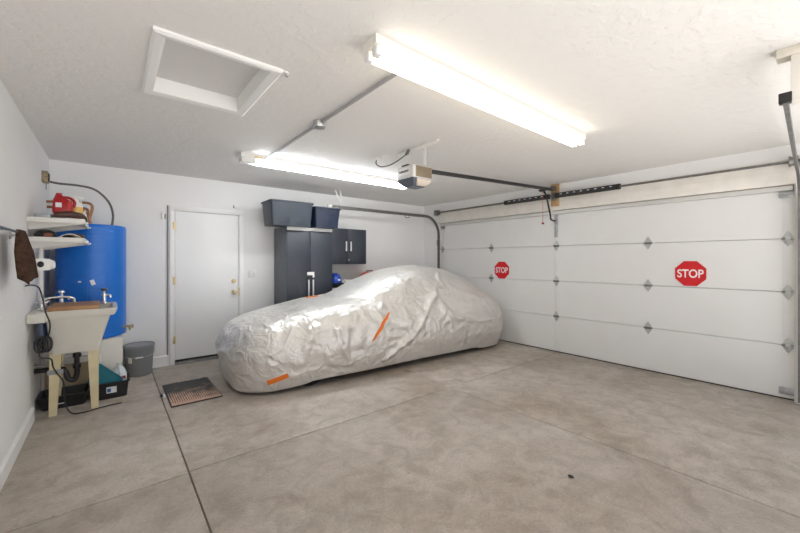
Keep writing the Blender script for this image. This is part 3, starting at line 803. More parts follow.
# pleats gathered toward the hem and shallow rumples elsewhere
th = np.arange(A)/A
warp = .6*smooth_noise(4, 20)
disp += (.011*np.clip((ring_w-.45)/.55, 0, 1)**1.2)*(1-2*np.abs(np.sin(PI*(th[None]*54+warp))))
rp = smooth_noise(16, 64); disp += .003*(1-2*np.abs(rp))*np.clip(ring_w*4, .2, 1)
rp = smooth_noise(8, 30); disp += .009*(1-1.6*np.abs(rp))*np.clip(ring_w*4, .2, 1)
# nose: a slack fold bulging over the bumper
disp += .045*np.exp(-((P[:, :, 0]-1.92)**2+(P[:, :, 2]-.62)**2)/.09**2)*(np.abs(P[:, :, 1]) > .3)      # mirror pockets
capn = np.exp(-((dd_[:, 0]+1)/.5)**2)[None]*(dd_[:, 0] < -.2)[None]
disp += capn*(.004*np.exp(-((P[:, :, 2]-.48)/.10)**2)-.085*np.exp(-((P[:, :, 2]-.27+.05*np.sin(7*P[:, :, 1]))/.06)**2)+.03*np.exp(-((P[:, :, 2]-.14)/.06)**2)+.03*(1-2.2*np.abs(smooth_noise(10, 90)))*(P[:, :, 2] < .62))
P = P + nrm*disp[..., None]; P[:, :, 0] += capn*low*.10; weld(P)
P[:, :, 2] = np.maximum(P[:, :, 2], .03)
collide(P, .008)
rA = ln(P, np.roll(P, -1, 1)); rR = ln(P[:-1], P[1:])
rD1 = ln(P[:-1], np.roll(P, -1, 1)[1:]); rD2 = ln(np.roll(P, -1, 1)[:-1], P[1:])
rA[-1] *= .93; rA[-2] *= .95; rA[-3] *= .98                  # elastic hem
Pp = P.copy()
def proj(a, b, r, k=.5):
    d_ = b-a; l = np.linalg.norm(d_, axis=-1); return (k*(l-r)/np.maximum(l, 1e-6))[..., None]*d_
for it in range(9):
    vel = (P-Pp)*.88; Pp = P.copy()
    P = P+vel; P[:, :, 2] -= .0007
    for sub in range(5):
        for par in (0, 1):                                   # around
            idx = np.arange(par, A, 2); jdx = (idx+1) % A
            w_ = proj(P[:, idx], P[:, jdx], rA[:, idx]); P[:, idx] += w_; P[:, jdx] -= w_
        for par in (0, 1):                                   # down
            idx = np.arange(par, NR-1, 2)
            w_ = proj(P[idx], P[idx+1], rR[idx]); P[idx] += w_; P[idx+1] -= w_
        Q = np.zeros_like(P)
        w_ = proj(P[:-1], np.roll(P, -1, 1)[1:], rD1, .14); Q[:-1] += w_; Q[1:] -= np.roll(w_, 1, 1)
        w_ = proj(np.roll(P, -1, 1)[:-1], P[1:], rD2, .14); Q[:-1] += np.roll(w_, 1, 1); Q[1:] -= w_
        P += Q
        lap = (np.roll(P, 1, 1)+np.roll(P, -1, 1))/2-P; P += .006*lap
        P[1:-1] += .006*((P[:-2]+P[2:])/2-P[1:-1])
        weld(P)
        P[:, :, 2] = np.maximum(P[:, :, 2], .035)
    if it % 3 == 2: collide(P, .010)
collide(P, .008)
cosY, sinY = math.cos(YAW), math.sin(YAW)
XS, YS = 1.042, .95
def car_to_world(p):
    p = (p[0]*XS, p[1]*YS, p[2])
    return Vector((NX0+p[0]*cosY-p[1]*sinY, NY0+p[0]*sinY+p[1]*cosY, p[2]))
car = thing('covered_car', 'small sports car under a wrinkled silver car cover with orange webbing strips', 'car', (2.9, 4.25, 0))
m = MB(); bm = m.bm
VV = {}
def gv(i, j):
    j %= A
    key = (0, int(grp[j])) if i == 0 else (i, j)
    if key not in VV: VV[key] = bm.verts.new(car_to_world(P[i, j]))
    return VV[key]
for i in range(NR-1):
    for j in range(A):
        vs = [gv(i, j), gv(i+1, j), gv(i+1, j+1), gv(i, j+1)]
        u_ = []
        for v in vs:
            if v not in u_: u_.append(v)
        if len(u_) > 2:
            try: bm.faces.new(u_)
            except ValueError: pass
# turned-in hem
last = [gv(NR-1, j) for j in range(A)]
ctr = car_to_world((2, 0, 0))
inn = []
for j in range(A):
    p = P[NR-1, j]; q = Vector((p[0], p[1], p[2])); cen = Vector((min(max(p[0], .5), 3.5), 0, p[2])); dv = (cen-q).normalized()
    inn.append(bm.verts.new(car_to_world(q+dv*.05+Vector((0, 0, .015)))))
for j in range(A): bm.faces.new((last[j], inn[j], inn[(j+1) % A], last[(j+1) % A]))
bmesh.ops.recalc_face_normals(bm, faces=bm.faces)
cover = m.build('car_cover', M['cover'], car, ang=180)
sub = cover.modifiers.new('smooth', 'SUBSURF'); sub.levels = 1; sub.render_levels = 1
# orange strips follow the cloth
def nearest_ij(X_, Z_, side):
    best = None
    rngj = range(0, NS) if side < 0 else range(NS+NCAP, 2*NS+NCAP)
    if side == 0: rngj = range(2*NS+NCAP, A)
    for i in range(5, NR-2):
        for j in rngj:
            p = P[i, j]; dd = (p[0]-X_)**2+(p[2]-Z_)**2 if side else (p[1]-X_)**2+(p[2]-Z_)**2
            if best is None or dd < best[0]: best = (dd, i, j)
    return best[1], best[2]
CB = None
def strip(a, b, wdt, taper=False):
    # a, b: world points near the cover; samples projected on the cover
    global CB
    if CB is None:
        vs = [car_to_world(P[i, j]) for i in range(NR) for j in range(A)]
        fs = [(i*A+j, (i+1)*A+j, (i+1)*A+(j+1) % A, i*A+(j+1) % A) for i in range(NR-1) for j in range(A)]
        CB = BVHTree.FromPolygons(vs, fs)
    a, b = Vector(a), Vector(b); ax = (b-a).normalized()
    q = MB(); rows = []
    n = 16
    for k in range(n+1):
        p = a.lerp(b, k/n); h = CB.find_nearest(p)
        nn = h[1].copy()
        for m_ in range(-3, 4): nn += CB.find_nearest(a.lerp(b, min(1, max(0, (k+m_)/n))))[1]
        nn.normalize(); cen = Vector((2.9, 4.25, .4))
        if nn.dot(h[0]-cen) < 0: nn = -nn
        sd = nn.cross(ax).normalized()
        row = []
        for e in (-1, 0, 1):
            h2 = CB.find_nearest(h[0]+sd*wdt*.5*e*((.35+.65*math.sin(PI*k/n)) if taper else 1)); row.append((h2[0], nn))
        rows.append(row)
    q_ = q.bm
    top = [[q_.verts.new(c_+n_*.008) for c_, n_ in r] for r in rows]; bot = [[q_.verts.new(c_-n_*.002) for c_, n_ in r] for r in rows]
    for k in range(n):
        for e in range(2):
            q_.faces.new((top[k][e], top[k][e+1], top[k+1][e+1], top[k+1][e]))
        q_.faces.new((top[k][0], top[k+1][0], bot[k+1][0], bot[k][0])); q_.faces.new((top[k+1][2], top[k][2], bot[k][2], bot[k+1][2]))
    q_.faces.new((top[0][0], bot[0][0], bot[0][1], bot[0][2], top[0][2], top[0][1]))
    q_.faces.new((top[n][2], bot[n][2], bot[n][1], bot[n][0], top[n][0], top[n][1]))
    bmesh.ops.recalc_face_normals(q_, faces=q_.faces)
    o = q.build('webbing_strip', M['orange'], cover); o['label'] = 'orange webbing strip'
    return o
strip((2.40, 3.46, .44), (2.69, 3.50, .77), .042, taper=True)
strip((1.21, 3.62, .13), (1.42, 3.58, .20), .05)
strip((2.05, 4.58, .93), (2.2, 4.52, .95), .05)
# wheels and dark underside behind the hem
for X_, s in ((.75, -1), (.75, 1), (3.3, -1), (3.3, 1)):
    cpt = car_to_world((X_, s*.52, .285))
    q = MB(); q.lathe([(.12, -.09), (.25, -.09), (.28, -.06), (.285, 0), (.28, .06), (.25, .09), (.12, .09)], cpt.x, cpt.y, cpt.z, 28, axis='y'); q.build('wheel', M['tyre'], car)
q = MB(); pts = [car_to_world((a, b_, 0)) for a, b_ in ((.35, -.5), (3.6, -.5), (3.6, .5), (.35, .5))]
q.prism([(p.x, p.y) for p in pts], 'z', .16, .30); q.build('underbody', M['tyre'], car)

# ------------------------------------------------------------------ doormat and floor debris
dm = thing('doormat', 'worn ribbed doormat on the floor before the entry door', 'doormat', (.665, 4.36, 0))
q = MB(); q.box(.44, .89, 3.985, 4.735, .001, .010, bev=.003); q.build('backing', M['mat_edge'], dm)
q = MB()
for k in range(22):
    xx = .452+k*.0197; q.box(xx, xx+.013, 3.998+random.uniform(-.006, .006), 4.725+random.uniform(-.012, .02), .009, .017, bev=.002, seg=1)
for k in range(3):
    q.box(.45, .88, 4.0+.02*k, 4.012+.02*k, .009, .015)
q.build('ribs', M['doormat'], dm, ang=60)
tag(MB().ball((2.30, 1.105, .007), .014, .020, .007, n=10).build('black_pebble', M['black_plastic'], origin=(2.30, 1.105, 0)), 'tiny black speck of debris alone on the open floor', 'debris')
dz = thing('clip', 'small black and white clip on the floor joint beside the doormat', 'clip', (.415, 4.36, 0))
MB().box(.392, .414, 4.36, 4.43, .001, .02, bev=.004).build('grip', M['black_plastic'], dz)
MB().box(.414, .432, 4.33, 4.40, .001, .018, bev=.004).build('tab', M['sticker'], dz)

# ------------------------------------------------------------------ water heater on its stand
wx, wy, wr = -.16, 5.27, .30
sd = thing('water_heater_stand', 'cream painted box stand under the blue water heater', 'stand', (-.2, 5.27, 0))
MB().box(XL+.005, .10, 4.95, 5.590, 0, .545, bev=.006).build('box', M['stand'], sd)
MB().box(XL+.03, -.09, 4.935, 4.95, .0, .34, bev=.002).build('front_board', M['ply'], sd)
wh = thing('water_heater', 'water heater wrapped in a bright blue quilted jacket in back corner', 'water heater', (wx, wy, .55))
prof = [(0, .548), (.27, .548), (.29, .556)]
nseg = 30; z0, z1 = .56, 1.76
for k in range(nseg):
    za = z0+(z1-z0)*k/nseg; zb = z0+(z1-z0)*(k+1)/nseg
    prof += [(wr-.0015, za), (wr+.001, za*.75+zb*.25), (wr+.001, za*.25+zb*.75)]
prof += [(wr-.003, z1), (wr-.006, 1.776), (wr-.03, 1.780), (0, 1.780)]
q = MB(); q.lathe(prof, wx, wy, 0, 72)
q.build('jacket', M['jacket'], wh, ang=60)
# taped seam and label scraps on the jacket
aa = math.radians(-98)
q = MB()
for k in range(24):
    za = .57+k*.0495; q.box(-.012, .012, -.003, .004, za, za+.0495, mtx=Matrix.Translation((wx+wr*math.cos(aa), wy+wr*math.sin(aa), 0)) @ Matrix.Rotation(aa+PI/2, 4, 'Z'))
q.build('tape_seam', M['jacket'], wh)
for ang_, z_, w_, h_, rot in ((-88, 1.16, .018, .055, -.35), (-108, 1.17, .012, .016, 0)):
    a_ = math.radians(ang_)
    q = MB(); q.box(-w_, w_, -.004, .002, -h_/2, h_/2, mtx=Matrix.Translation((wx+(wr+.001)*math.cos(a_), wy+(wr+.001)*math.sin(a_), z_)) @ Matrix.Rotation(a_+PI/2, 4, 'Z') @ Matrix.Rotation(rot, 4, 'Y'))
    q.build('tape_scrap', M['sticker'], wh)
for pts in ([(-.17, 5.24, 1.77), (-.185, 5.24, 1.85), (-.165, 5.24, 1.94), (-.165, 5.24, 2.0), (-.20, 5.25, 2.025), (-.30, 5.27, 2.025), (-.45, 5.30, 2.02), (XL+.01, 5.33, 2.02)],
            [(-.215, 5.30, 1.77), (-.225, 5.30, 1.84), (-.20, 5.30, 1.92), (-.215, 5.30, 1.965), (-.30, 5.31, 1.97), (-.45, 5.33, 1.965), (XL+.01, 5.35, 1.965)]):
    MB().tube(pts, .014, 10, smooth=5).build('copper_pipe', M['copper'], wh)
q = MB(); q.cyl((wx+.25, wy-.14, .645), (wx+.335, wy-.165, .645), .012, 10); q.lathe([(0, -.012), (.020, -.012), (.022, 0), (.02, .012), (0, .012)], wx+.35, wy-.17, .645, 14, axis='x')
q.tube([(wx+.32, wy-.16, .645), (wx+.325, wy-.165, .62), (wx+.33, wy-.17, .60)], .010, 8)
q.build('drain_valve', M['brass'], wh)
cf = thing('flexible_conduit', 'grey flexible conduit arching from wall box to the blue water heater', 'conduit', (XL, 5.12, 2.2))
MB().tube([(-.505, 5.10, 2.20), (-.42, 5.12, 2.19), (-.27, 5.13, 2.19), (-.15, 5.14, 2.17), (-.06, 5.15, 2.10), (-.005, 5.16, 2.01), (.018, 5.17, 1.90), (.01, 5.18, 1.782)], .011, 10, smooth=7).build('conduit', M['conduit_grey'], cf)
jb = thing('wall_junction_box', 'small open brass coloured electrical box high on left wall in corner', 'electrical box', (XL, 5.09, 2.2))
q = MB(); q.box(XL, XL+.045, 5.03, 5.15, 2.18, 2.29, bev=.003); q.build('box', mat('aged_box', (.30, .24, .15), .5, .5, var=.3, vscale=40), jb)
q = MB(); q.box(XL+.045, XL+.055, 5.05, 5.10, 2.19, 2.27, bev=.003); q.build('switch', M['black_plastic'], jb)
tag(MB().box(XL+.0, XL+.004, 5.33, 5.36, 2.15, 2.30).build('wall_plate', M['black_plastic'], origin=(XL, 5.34, 2.15)), 'thin dark slot plate on left wall beside electrical box', 'plate')

# ------------------------------------------------------------------ utility sink
sk = thing('utility_sink', 'cream plastic laundry sink on tapered yellowed legs by left wall', 'sink', (-.26, 4.55, 0))
def rrect(xa, xb, ya, yb, z, r=.03, n=4):
    pts = []
    for cx, cy, a0 in ((xb-r, yb-r, 0), (xa+r, yb-r, 90), (xa+r, ya+r, 180), (xb-r, ya+r, 270)):
        for k in range(n+1):
            a = math.radians(a0+k*90/n); pts.append((cx+r*math.cos(a), cy+r*math.sin(a), z))
    return pts
q = MB()
q.loft([rrect(-.415, -.085, 4.36, 4.76, .562, .03), rrect(-.418, -.080, 4.352, 4.768, .60, .03), rrect(-.432, -.005, 4.27, 4.84, .885, .03), rrect(-.434, .022, 4.262, 4.848, .888, .03),
        rrect(-.436, .035, 4.255, 4.855, .905, .03), rrect(-.436, .048, 4.25, 4.86, .945, .03), rrect(-.432, .044, 4.254, 4.856, .952, .028), rrect(-.412, .016, 4.285, 4.83, .952, .028), rrect(-.407, .008, 4.29, 4.82, .94, .028),
        rrect(-.395, -.10, 4.385, 4.735, .60, .03), rrect(-.36, -.14, 4.42, 4.70, .585, .03)])
q.build('basin', M['sink'], sk)
q = MB(); q.box(XL+.003, -.42, 4.17, 4.86, .87, .952, bev=.012); q.build('faucet_deck', M['sink'], sk)
for (lx, ly, sx, sy) in ((-.385, 4.40, -1, -1), (-.125, 4.40, 1, -1), (-.385, 4.72, -1, 1), (-.125, 4.72, 1, 1)):
    q = MB(); w0, w1 = .062, .026
    bx = lx-.020 if sx < 0 else lx+.008
    by = ly+(.055 if sy < 0 else -.02)
    q.loft([[(lx-w0, ly-.035, .60), (lx+w0, ly-.035, .60), (lx+w0, ly+.035, .60), (lx-w0, ly+.035, .60)] if False else
            [(lx-(.035 if sx < 0 else .045), ly-.03, .60), (lx+(.045 if sx < 0 else .035), ly-.03, .60), (lx+(.045 if sx < 0 else .035), ly+.03, .60), (lx-(.035 if sx < 0 else .045), ly+.03, .60)],
            [(bx-w1, by-.018, 0), (bx+w1, by-.018, 0), (bx+w1, by+.018, 0), (bx-w1, by+.018, 0)]])
    q.build('leg', M['sink_leg'], sk)
tr_ = MB(); tr_.tube([(-.25, 4.55, .59), (-.25, 4.55, .42), (-.25, 4.55, .33), (-.27, 4.55, .27), (-.31, 4.55, .29), (-.33, 4.55, .36), (-.37, 4.56, .39), (-.535, 4.58, .39)], .021, 12, smooth=4)
for z in (.40, .50): tr_.lathe([(0, -.018), (.031, -.018), (.031, .018), (0, .018)], -.25, 4.55, z, 14)
tr_.build('drain_trap', M['black_plastic'], sk)
# faucet on the deck
fc = thing('faucet', 'chrome sink faucet with long spout on the wall-side deck', 'faucet', (-.47, 4.50, .952))
q = MB(); q.box(-.50, -.445, 4.40, 4.60, .950, .972, bev=.008)
q.lathe([(0, 0), (.022, 0), (.018, .03), (.015, .06), (0, .065)], -.47, 4.50, .97, 16); q.build('base', M['chrome'], fc)
q = MB(); q.tube([(-.47, 4.50, 1.02), (-.44, 4.50, 1.05), (-.36, 4.52, 1.055), (-.30, 4.53, 1.05), (-.275, 4.535, 1.035), (-.268, 4.537, 1.005)], .011, 10, smooth=4); q.build('spout', M['chrome'], fc)
for yy in (4.43, 4.57):
    q = MB(); q.lathe([(0, 0), (.016, 0), (.013, .04), (.02, .05), (.02, .06), (0, .066)], -.475, yy, .968, 14); q.box(-.515, -.435, yy-.006, yy+.006, 1.012, 1.026, bev=.004)
    q.build('handle', M['chrome'], fc)
def valve(x, y, label, km):
    t = thing('valve', label, 'valve', (x, y, .952), 'valves on the far sink rim')
    q = MB(); q.lathe([(0, 0), (.028, 0), (.026, .01), (.017, .02), (.015, .07), (.020, .075), (.020, .10), (.012, .105), (.010, .125), (0, .125)], x, y, .950, 16)
    q.cyl((x, y, 1.035), (x+.05, y-.01, 1.03), .012, 10); q.cyl((x+.048, y-.01, 1.034), (x+.052, y-.011, 1.005), .011, 10)
    q.build('body', M['chrome'], t)
    q = MB(); q.lathe([(0, 0), (.02, 0), (.029, .008), (.029, .022), (.02, .03), (0, .032)], x, y, 1.072, 12); q.build('knob', km, t)
valve(-.375, 4.815, 'chrome valve with round chrome knob on far sink rim, nearer left wall', M['chrome'])
valve(-.055, 4.825, 'chrome valve with dark knob on far sink rim, nearer open floor', mat('dark_knob', (.05, .06, .08), .3))
q = MB(); q.box(-.425, -.085, 4.275, 4.775, .952, .984, bev=.004)
tag(q.build('wooden_board', M['board'], origin=(-.25, 4.53, .952)), 'brown wooden board lying across top of the laundry sink', 'board')

# pipes by the sink
tag(MB().tube([(-.10, 4.90, .0), (-.10, 4.90, .30), (-.10, 4.90, .40), (-.12, 4.90, .42), (-.50, 4.90, .43)], .019, 12).build('white_drain_pipe', M['white_plastic'], origin=(-.1, 4.9, 0)), 'white plastic pipe running behind the sink legs', 'pipe')
tag(MB().cyl((XL+.03, 4.72, .97), (XL+.03, 4.72, 1.55), .018, 14).build('white_riser_pipe', M['white_plastic'], origin=(XL+.03, 4.72, .97)), 'upright white pipe on left wall between sink and shelves', 'pipe')
wv = thing('washer_valve', 'round steel shutoff valve low on left wall beneath sink', 'valve', (XL, 4.55, .44))
MB().lathe([(0, 0), (.035, 0), (.033, .008), (.014, .012), (.012, .045), (.03, .05), (.03, .06), (0, .062)], XL, 4.62, .42, 16, mtx=Matrix.Rotation(PI/2, 4, 'Y')).build('body', M['galv'], wv)

# cable
cb_ = thing('black_cable', 'black cable hanging from left wall outlet past the sink to the floor', 'cable', (XL, 4.15, 1.26))
MB().box(XL, XL+.008, 4.03, 4.11, 1.13, 1.25, bev=.003).build('outlet_plate', M['white_plastic'], cb_)
q = MB(); q.tube([(XL+.01, 4.07, 1.19), (XL+.05, 4.08, 1.195), (XL+.085, 4.10, 1.17), (XL+.105, 4.12, 1.08), (XL+.12, 4.13, .97), (XL+.145, 4.15, .86), (XL+.125, 4.20, .74), (XL+.08, 4.22, .66), (XL+.08, 4.24, .58), (XL+.14, 4.26, .55), (XL+.15, 4.30, .47), (XL+.17, 4.375, .39), (XL+.21, 4.385, .30), (XL+.22, 4.385, .12), (XL+.26, 4.375, .02), (XL+.34, 4.36, .006), (XL+.46, 4.40, .006), (XL+.62, 4.43, .006)], .0055, 8, smooth=6)
q.build('cord', M['black_plastic'], cb_)
q = MB()
for k in range(3):
    pts = [(XL+.075+.02*k+.03*math.cos(a), 4.24+.012*k, .68+.065*math.sin(a)) for a in [2*PI*i/18 for i in range(19)]]
    q.tube(pts, .009, 8)
q.build('coil', M['black_plastic'], cb_)
q = MB(); q.box(-.435, -.33, 4.372, 4.380, .385, .425, bev=.003); q.build('cord_clamp', mat('grey_tape', (.33, .34, .35), .5), cb_)

# black tray and black bin under / beside the sink
def open_tub(xa, xb, ya, yb, z1, ins, m, nm, par):
    q = MB(); th = .006
    q.loft([rrect(xa+ins, xb-ins, ya+ins, yb-ins, .002, .03), rrect(xa+.008, xb-.008, ya+.008, yb-.008, z1-.015, .03), rrect(xa-.004, xb+.004, ya-.004, yb+.004, z1-.014, .034), rrect(xa-.004, xb+.004, ya-.004, yb+.004, z1, .034),
            rrect(xa+.012, xb-.012, ya+.012, yb-.012, z1, .03), rrect(xa+ins+th, xb-ins-th, ya+ins+th, yb-ins-th, .012, .03)])
    return q.build(nm, m, par)
ty = thing('boot_tray', 'low black plastic tray on the floor beneath the sink', 'tray', (-.33, 4.75, 0))
open_tub(-.525, -.165, 4.60, 4.91, .125, .03, M['black_plastic'], 'tub', ty)
MB().box(-.40, -.34, 4.617, 4.621, .045, .055).build('label', M['sticker'], ty)
bn = thing('black_bin', 'black plastic bin with white sticker on floor at right of the sink', 'bin', (0, 4.77, 0))
open_tub(-.135, .150, 4.62, 4.92, .165, .02, M['black_plastic'], 'tub', bn)
MB().box(-.035, .045, 4.611, 4.6165, .065, .125, mtx=None).build('sticker', M['sticker'], bn)
q = MB(); q.box(-.030, .0, 4.609, 4.6125, .075, .112); q.build('sticker_print', M['sticker_blue'], bn)
dp = thing('dustpan', 'teal plastic dustpan leaning in the black bin', 'dustpan', (-.03, 4.70, .05))
q = MB()
dpoly = [(-.122, .12), (-.122, .345), (-.112, .360), (-.092, .358), (.085, .185), (.092, .15), (.06, .12)]
q.prism(dpoly, 'y', 4.655, 4.662); q.prism([(-.092, .358), (-.080, .357), (.096, .182), (.092, .15), (.085, .176)], 'y', 4.655, 4.69)
q.build('pan', M['teal'], dp)
q = MB(); q.tube([(-.115, 4.67, .20), (-.15, 4.67, .23), (-.165, 4.67, .20), (-.155, 4.67, .17)], .014, 10, smooth=3); q.build('handle', M['teal'], dp)
jg = thing('plastic_jug', 'clouded white plastic jug standing in the black bin', 'jug', (.06, 4.79, .014))
q = MB(); q.loft([rrect(.005, .125, 4.73, 4.85, .014, .03), rrect(.0, .13, 4.725, 4.855, .04, .035), rrect(.0, .13, 4.725, 4.855, .20, .035), rrect(.015, .115, 4.74, 4.84, .25, .035), rrect(.045, .085, 4.77, 4.81, .285, .018), rrect(.047, .083, 4.772, 4.808, .30, .016)])
q.build('body', M['jug'], jg)
MB().lathe([(0, 0), (.021, 0), (.021, .02), (0, .022)], .065, 4.79, .30, 16).build('cap', M['white_plastic'], jg)
q = MB(); q.tube([(.065, 4.745, .285), (.07, 4.712, .27), (.075, 4.708, .22), (.075, 4.728, .17)], .010, 8, smooth=3); q.build('handle', M['jug'], jg)
MB().box(.035, .12, 4.7215, 4.7245, .16, .19).build('label', M['redpaint'], jg)

# grey bucket
bk = thing('bucket', 'grey lidded pail on the floor between sink and entry door', 'bucket', (.268, 5.42, 0))
q = MB(); q.lathe([(0, 0), (.128, 0), (.132, .006), (.148, .30), (.152, .30), (.152, .318), (.149, .32), (.150, .345), (0, .345)], .268, 5.42, .001, 40); q.build('body', M['bucket'], bk)
q = MB(); q.lathe([(0, 0), (.158, 0), (.160, .004), (.160, .026), (.154, .032), (.146, .032), (.140, .024), (0, .024)], .268, 5.42, .338, 40); q.build('lid', M['bucket_lid'], bk)
q = MB()
q.tube([(.268-.155, 5.42, .300), (.268-.150, 5.36, .262), (.268-.10, 5.30, .240), (.268, 5.262, .232), (.268+.10, 5.30, .24), (.268+.150, 5.36, .262), (.268+.155, 5.42, .30)], .0028, 6, smooth=5)
q.build('wire_handle', M['galv'], bk)
MB().cyl((.225, 5.2610, .234), (.30, 5.2610, .234), .008, 10).build('grip', M['white_plastic'], bk)
a_ = math.radians(-130)
MB().box(-.02, .02, -.003, .003, .17, .235, mtx=Matrix.Translation((.268+.1425*math.cos(a_), 5.42+.1425*math.sin(a_), 0)) @ Matrix.Rotation(a_+PI/2, 4, 'Z')).build('paper_label', M['paper'], bk)

# ------------------------------------------------------------------ wall shelves above the sink
def shelf(z, label, ya=4.20, yb=4.98):
    t = thing('wall_shelf', label, 'shelf', (XL, (ya+yb)/2, z), 'white shelves on the left wall')
    x1 = -.180
    q = MB(); q.box(XL, x1, ya, yb, z-.018, z, bev=.003)
    q.box(XL, x1, ya, ya+.012, z-.042, z-.016, bev=.002); q.box(x1-.012, x1, ya, yb, z-.042, z-.016, bev=.002)
    q.build('board', M['white_metal'], t)
    for yy in (ya+.10, yb-.10):
        b_ = MB(); b_.prism([(XL, z-.018), (x1+.02, z-.018), (x1+.02, z-.034), (XL+.02, z-.10), (XL, z-.10)], 'y', yy-.008, yy+.008, bev=.002)
        b_.build('bracket', M['white_metal'], t)
    return t
shelf(1.755, 'upper white wall shelf over the sink holding bottles and tins')
shelf(1.590, 'lower white wall shelf over the sink holding papers and rags')
def on(z): return z+.001
z = 1.755
tag(MB().box(-.50, -.40, 4.25, 4.45, z, z+.035, bev=.006).build('metal_tray', M['tin'], origin=(-.45, 4.35, z)), 'flat grey metal tray at wall end of the upper shelf', 'tray')
tn = thing('round_tin', 'round silver tin under the red jug on upper shelf', 'tin', (-.36, 4.34, z))
MB().lathe([(0, 0), (.045, 0), (.047, .004), (.047, .034), (0, .036)], -.36, 4.34, z, 24).build('body', M['tin'], tn)
MB().lathe([(0, 0), (.049, 0), (.049, .012), (.045, .016), (0, .016)], -.36, 4.34, z+.034, 24).build('lid', M['handle'], tn)
z = 1.806; rj = thing('red_jug', 'red plastic jug with pale label on the upper shelf', 'jug', (-.335, 4.36, z))
q = MB(); q.loft([rrect(-.395, -.27, 4.30, 4.41, z+.001, .03), rrect(-.40, -.265, 4.295, 4.415, z+.02, .03), rrect(-.395, -.27, 4.30, 4.41, z+.11, .03), rrect(-.385, -.33, 4.33, 4.38, z+.15, .02), rrect(-.380, -.335, 4.335, 4.375, z+.165, .018)]); q.build('body', M['red'], rj)
MB().lathe([(0, 0), (.02, 0), (.02, .018), (0, .02)], -.357, 4.355, z+.162, 14).build('cap', M['red'], rj)
q = MB(); q.tube([(-.34, 4.355, z+.145), (-.29, 4.355, z+.145), (-.255, 4.355, z+.11), (-.262, 4.355, z+.06)], .011, 8, smooth=4); q.build('handle', M['red'], rj)
MB().box(-.375, -.335, 4.2925, 4.2965, z+.05, z+.09).build('label', M['sticker'], rj)
z = 1.755
sb = thing('spray_bottle', 'white spray bottle with yellow label on the upper shelf', 'bottle', (-.255, 4.48, z))
q = MB(); q.lathe([(0, 0), (.048, 0), (.05, .006), (.05, .14), (.04, .165), (.018, .19), (.016, .205), (0, .206)], -.255, 4.48, z+.001, 20); q.build('body', M['white_plastic'], sb)
q = MB(); q.box(-.280, -.200, 4.47, 4.49, z+.205, z+.235, bev=.006); q.tube([(-.23, 4.48, z+.21), (-.215, 4.48, z+.18), (-.22, 4.48, z+.155)], .006, 8); q.build('trigger', M['white_plastic'], sb)
q = MB(); q.lathe([(.0485, 0), (.052, .002), (.052, .06), (.0485, .062)], -.255, 4.48, z+.070, 20); q.build('label', M['yellow'], sb)
sb = thing('squeeze_bottle', 'white squeeze bottle with red nozzle on upper shelf end', 'bottle', (-.21, 4.86, z))
MB().lathe([(0, 0), (.028, 0), (.030, .005), (.030, .10), (.012, .125), (.012, .135), (0, .136)], -.222, 4.86, z+.001, 18).build('body', M['white_plastic'], sb)
MB().lathe([(0, 0), (.013, 0), (.011, .02), (.005, .035), (0, .036)], -.222, 4.86, z+.135, 14).build('nozzle', M['red'], sb)
q = MB(); q.tube([(-.38, 4.24, z+.026), (-.32, 4.25, z+.036), (-.26, 4.28, z+.040), (-.21, 4.32, z+.032), (-.19, 4.35, z+.01), (-.175, 4.37, z-.03)], [.018, .026, .030, .028, .022, .010], 12, smooth=4)
tag(q.build('work_glove', M['leather'], origin=(-.28, 4.28, z)), 'dark brown leather work glove draped over edge of upper shelf', 'glove')
z = 1.590
q = MB(); q.lathe([(0, .0), (.07, 0), (.075, .02), (.06, .05), (.03, .065), (0, .068)], -.44, 4.33, z+.001, 18, sy=1.2); tag(q.build('rubber_mallet_head', M['black_plastic'], origin=(-.44, 4.33, z)) , 'rounded black rubber lump at wall end of lower shelf', 'rubber block').name = 'rubber_block'
q = MB(); q.ball((-.415, 4.245, z+.02), .03, .028, .019, n=14); tag(q.build('walnut_knob', mat('terracotta', (.25, .09, .05), .6), origin=(-.415, 4.245, z)), 'small terracotta coloured ball in front of black rubber lump', 'ball').name = 'clay_ball'
def paper(x0_, x1_, y0_, y1_, zz, rz, bend, label):
    q = MB(); R = Matrix.Translation(((x0_+x1_)/2, (y0_+y1_)/2, zz)) @ Matrix.Rotation(rz, 4, 'Z')
    rings = []
    for k in range(9):
        u = k/8; xx = (u-.5)*(x1_-x0_); hh = bend*math.sin(PI*u)
        wy_ = (y1_-y0_)/2
        rings.append([R @ Vector((xx, -wy_, hh)), R @ Vector((xx, wy_, hh)), R @ Vector((xx, wy_, hh+.006)), R @ Vector((xx, -wy_, hh+.006))])
    q.loft(rings); return tag(q.build('paper_sheaf', M['paper'], origin=((x0_+x1_)/2, (y0_+y1_)/2, zz)), label, 'papers', 'papers on the lower shelf')
paper(-.36, -.22, 4.24, 4.40, z+.001, .2, .03, 'curled cream sheaf of papers at front of lower shelf')
paper(-.40, -.21, 4.55, 4.85, z+.001, -.1, .02, 'flat cream sheaf of papers at back of lower shelf')
q = MB(); q.tube([(-.34, 4.42, z+.022), (-.28, 4.43, z+.030), (-.22, 4.46, z+.026), (-.195, 4.50, z+.012)], [.012, .02, .022, .012], 10, smooth=4)
tag(q.build('dark_rag', M['leather'], origin=(-.27, 4.44, z)), 'rolled dark brown rag on lower shelf behind the curled papers', 'rag')
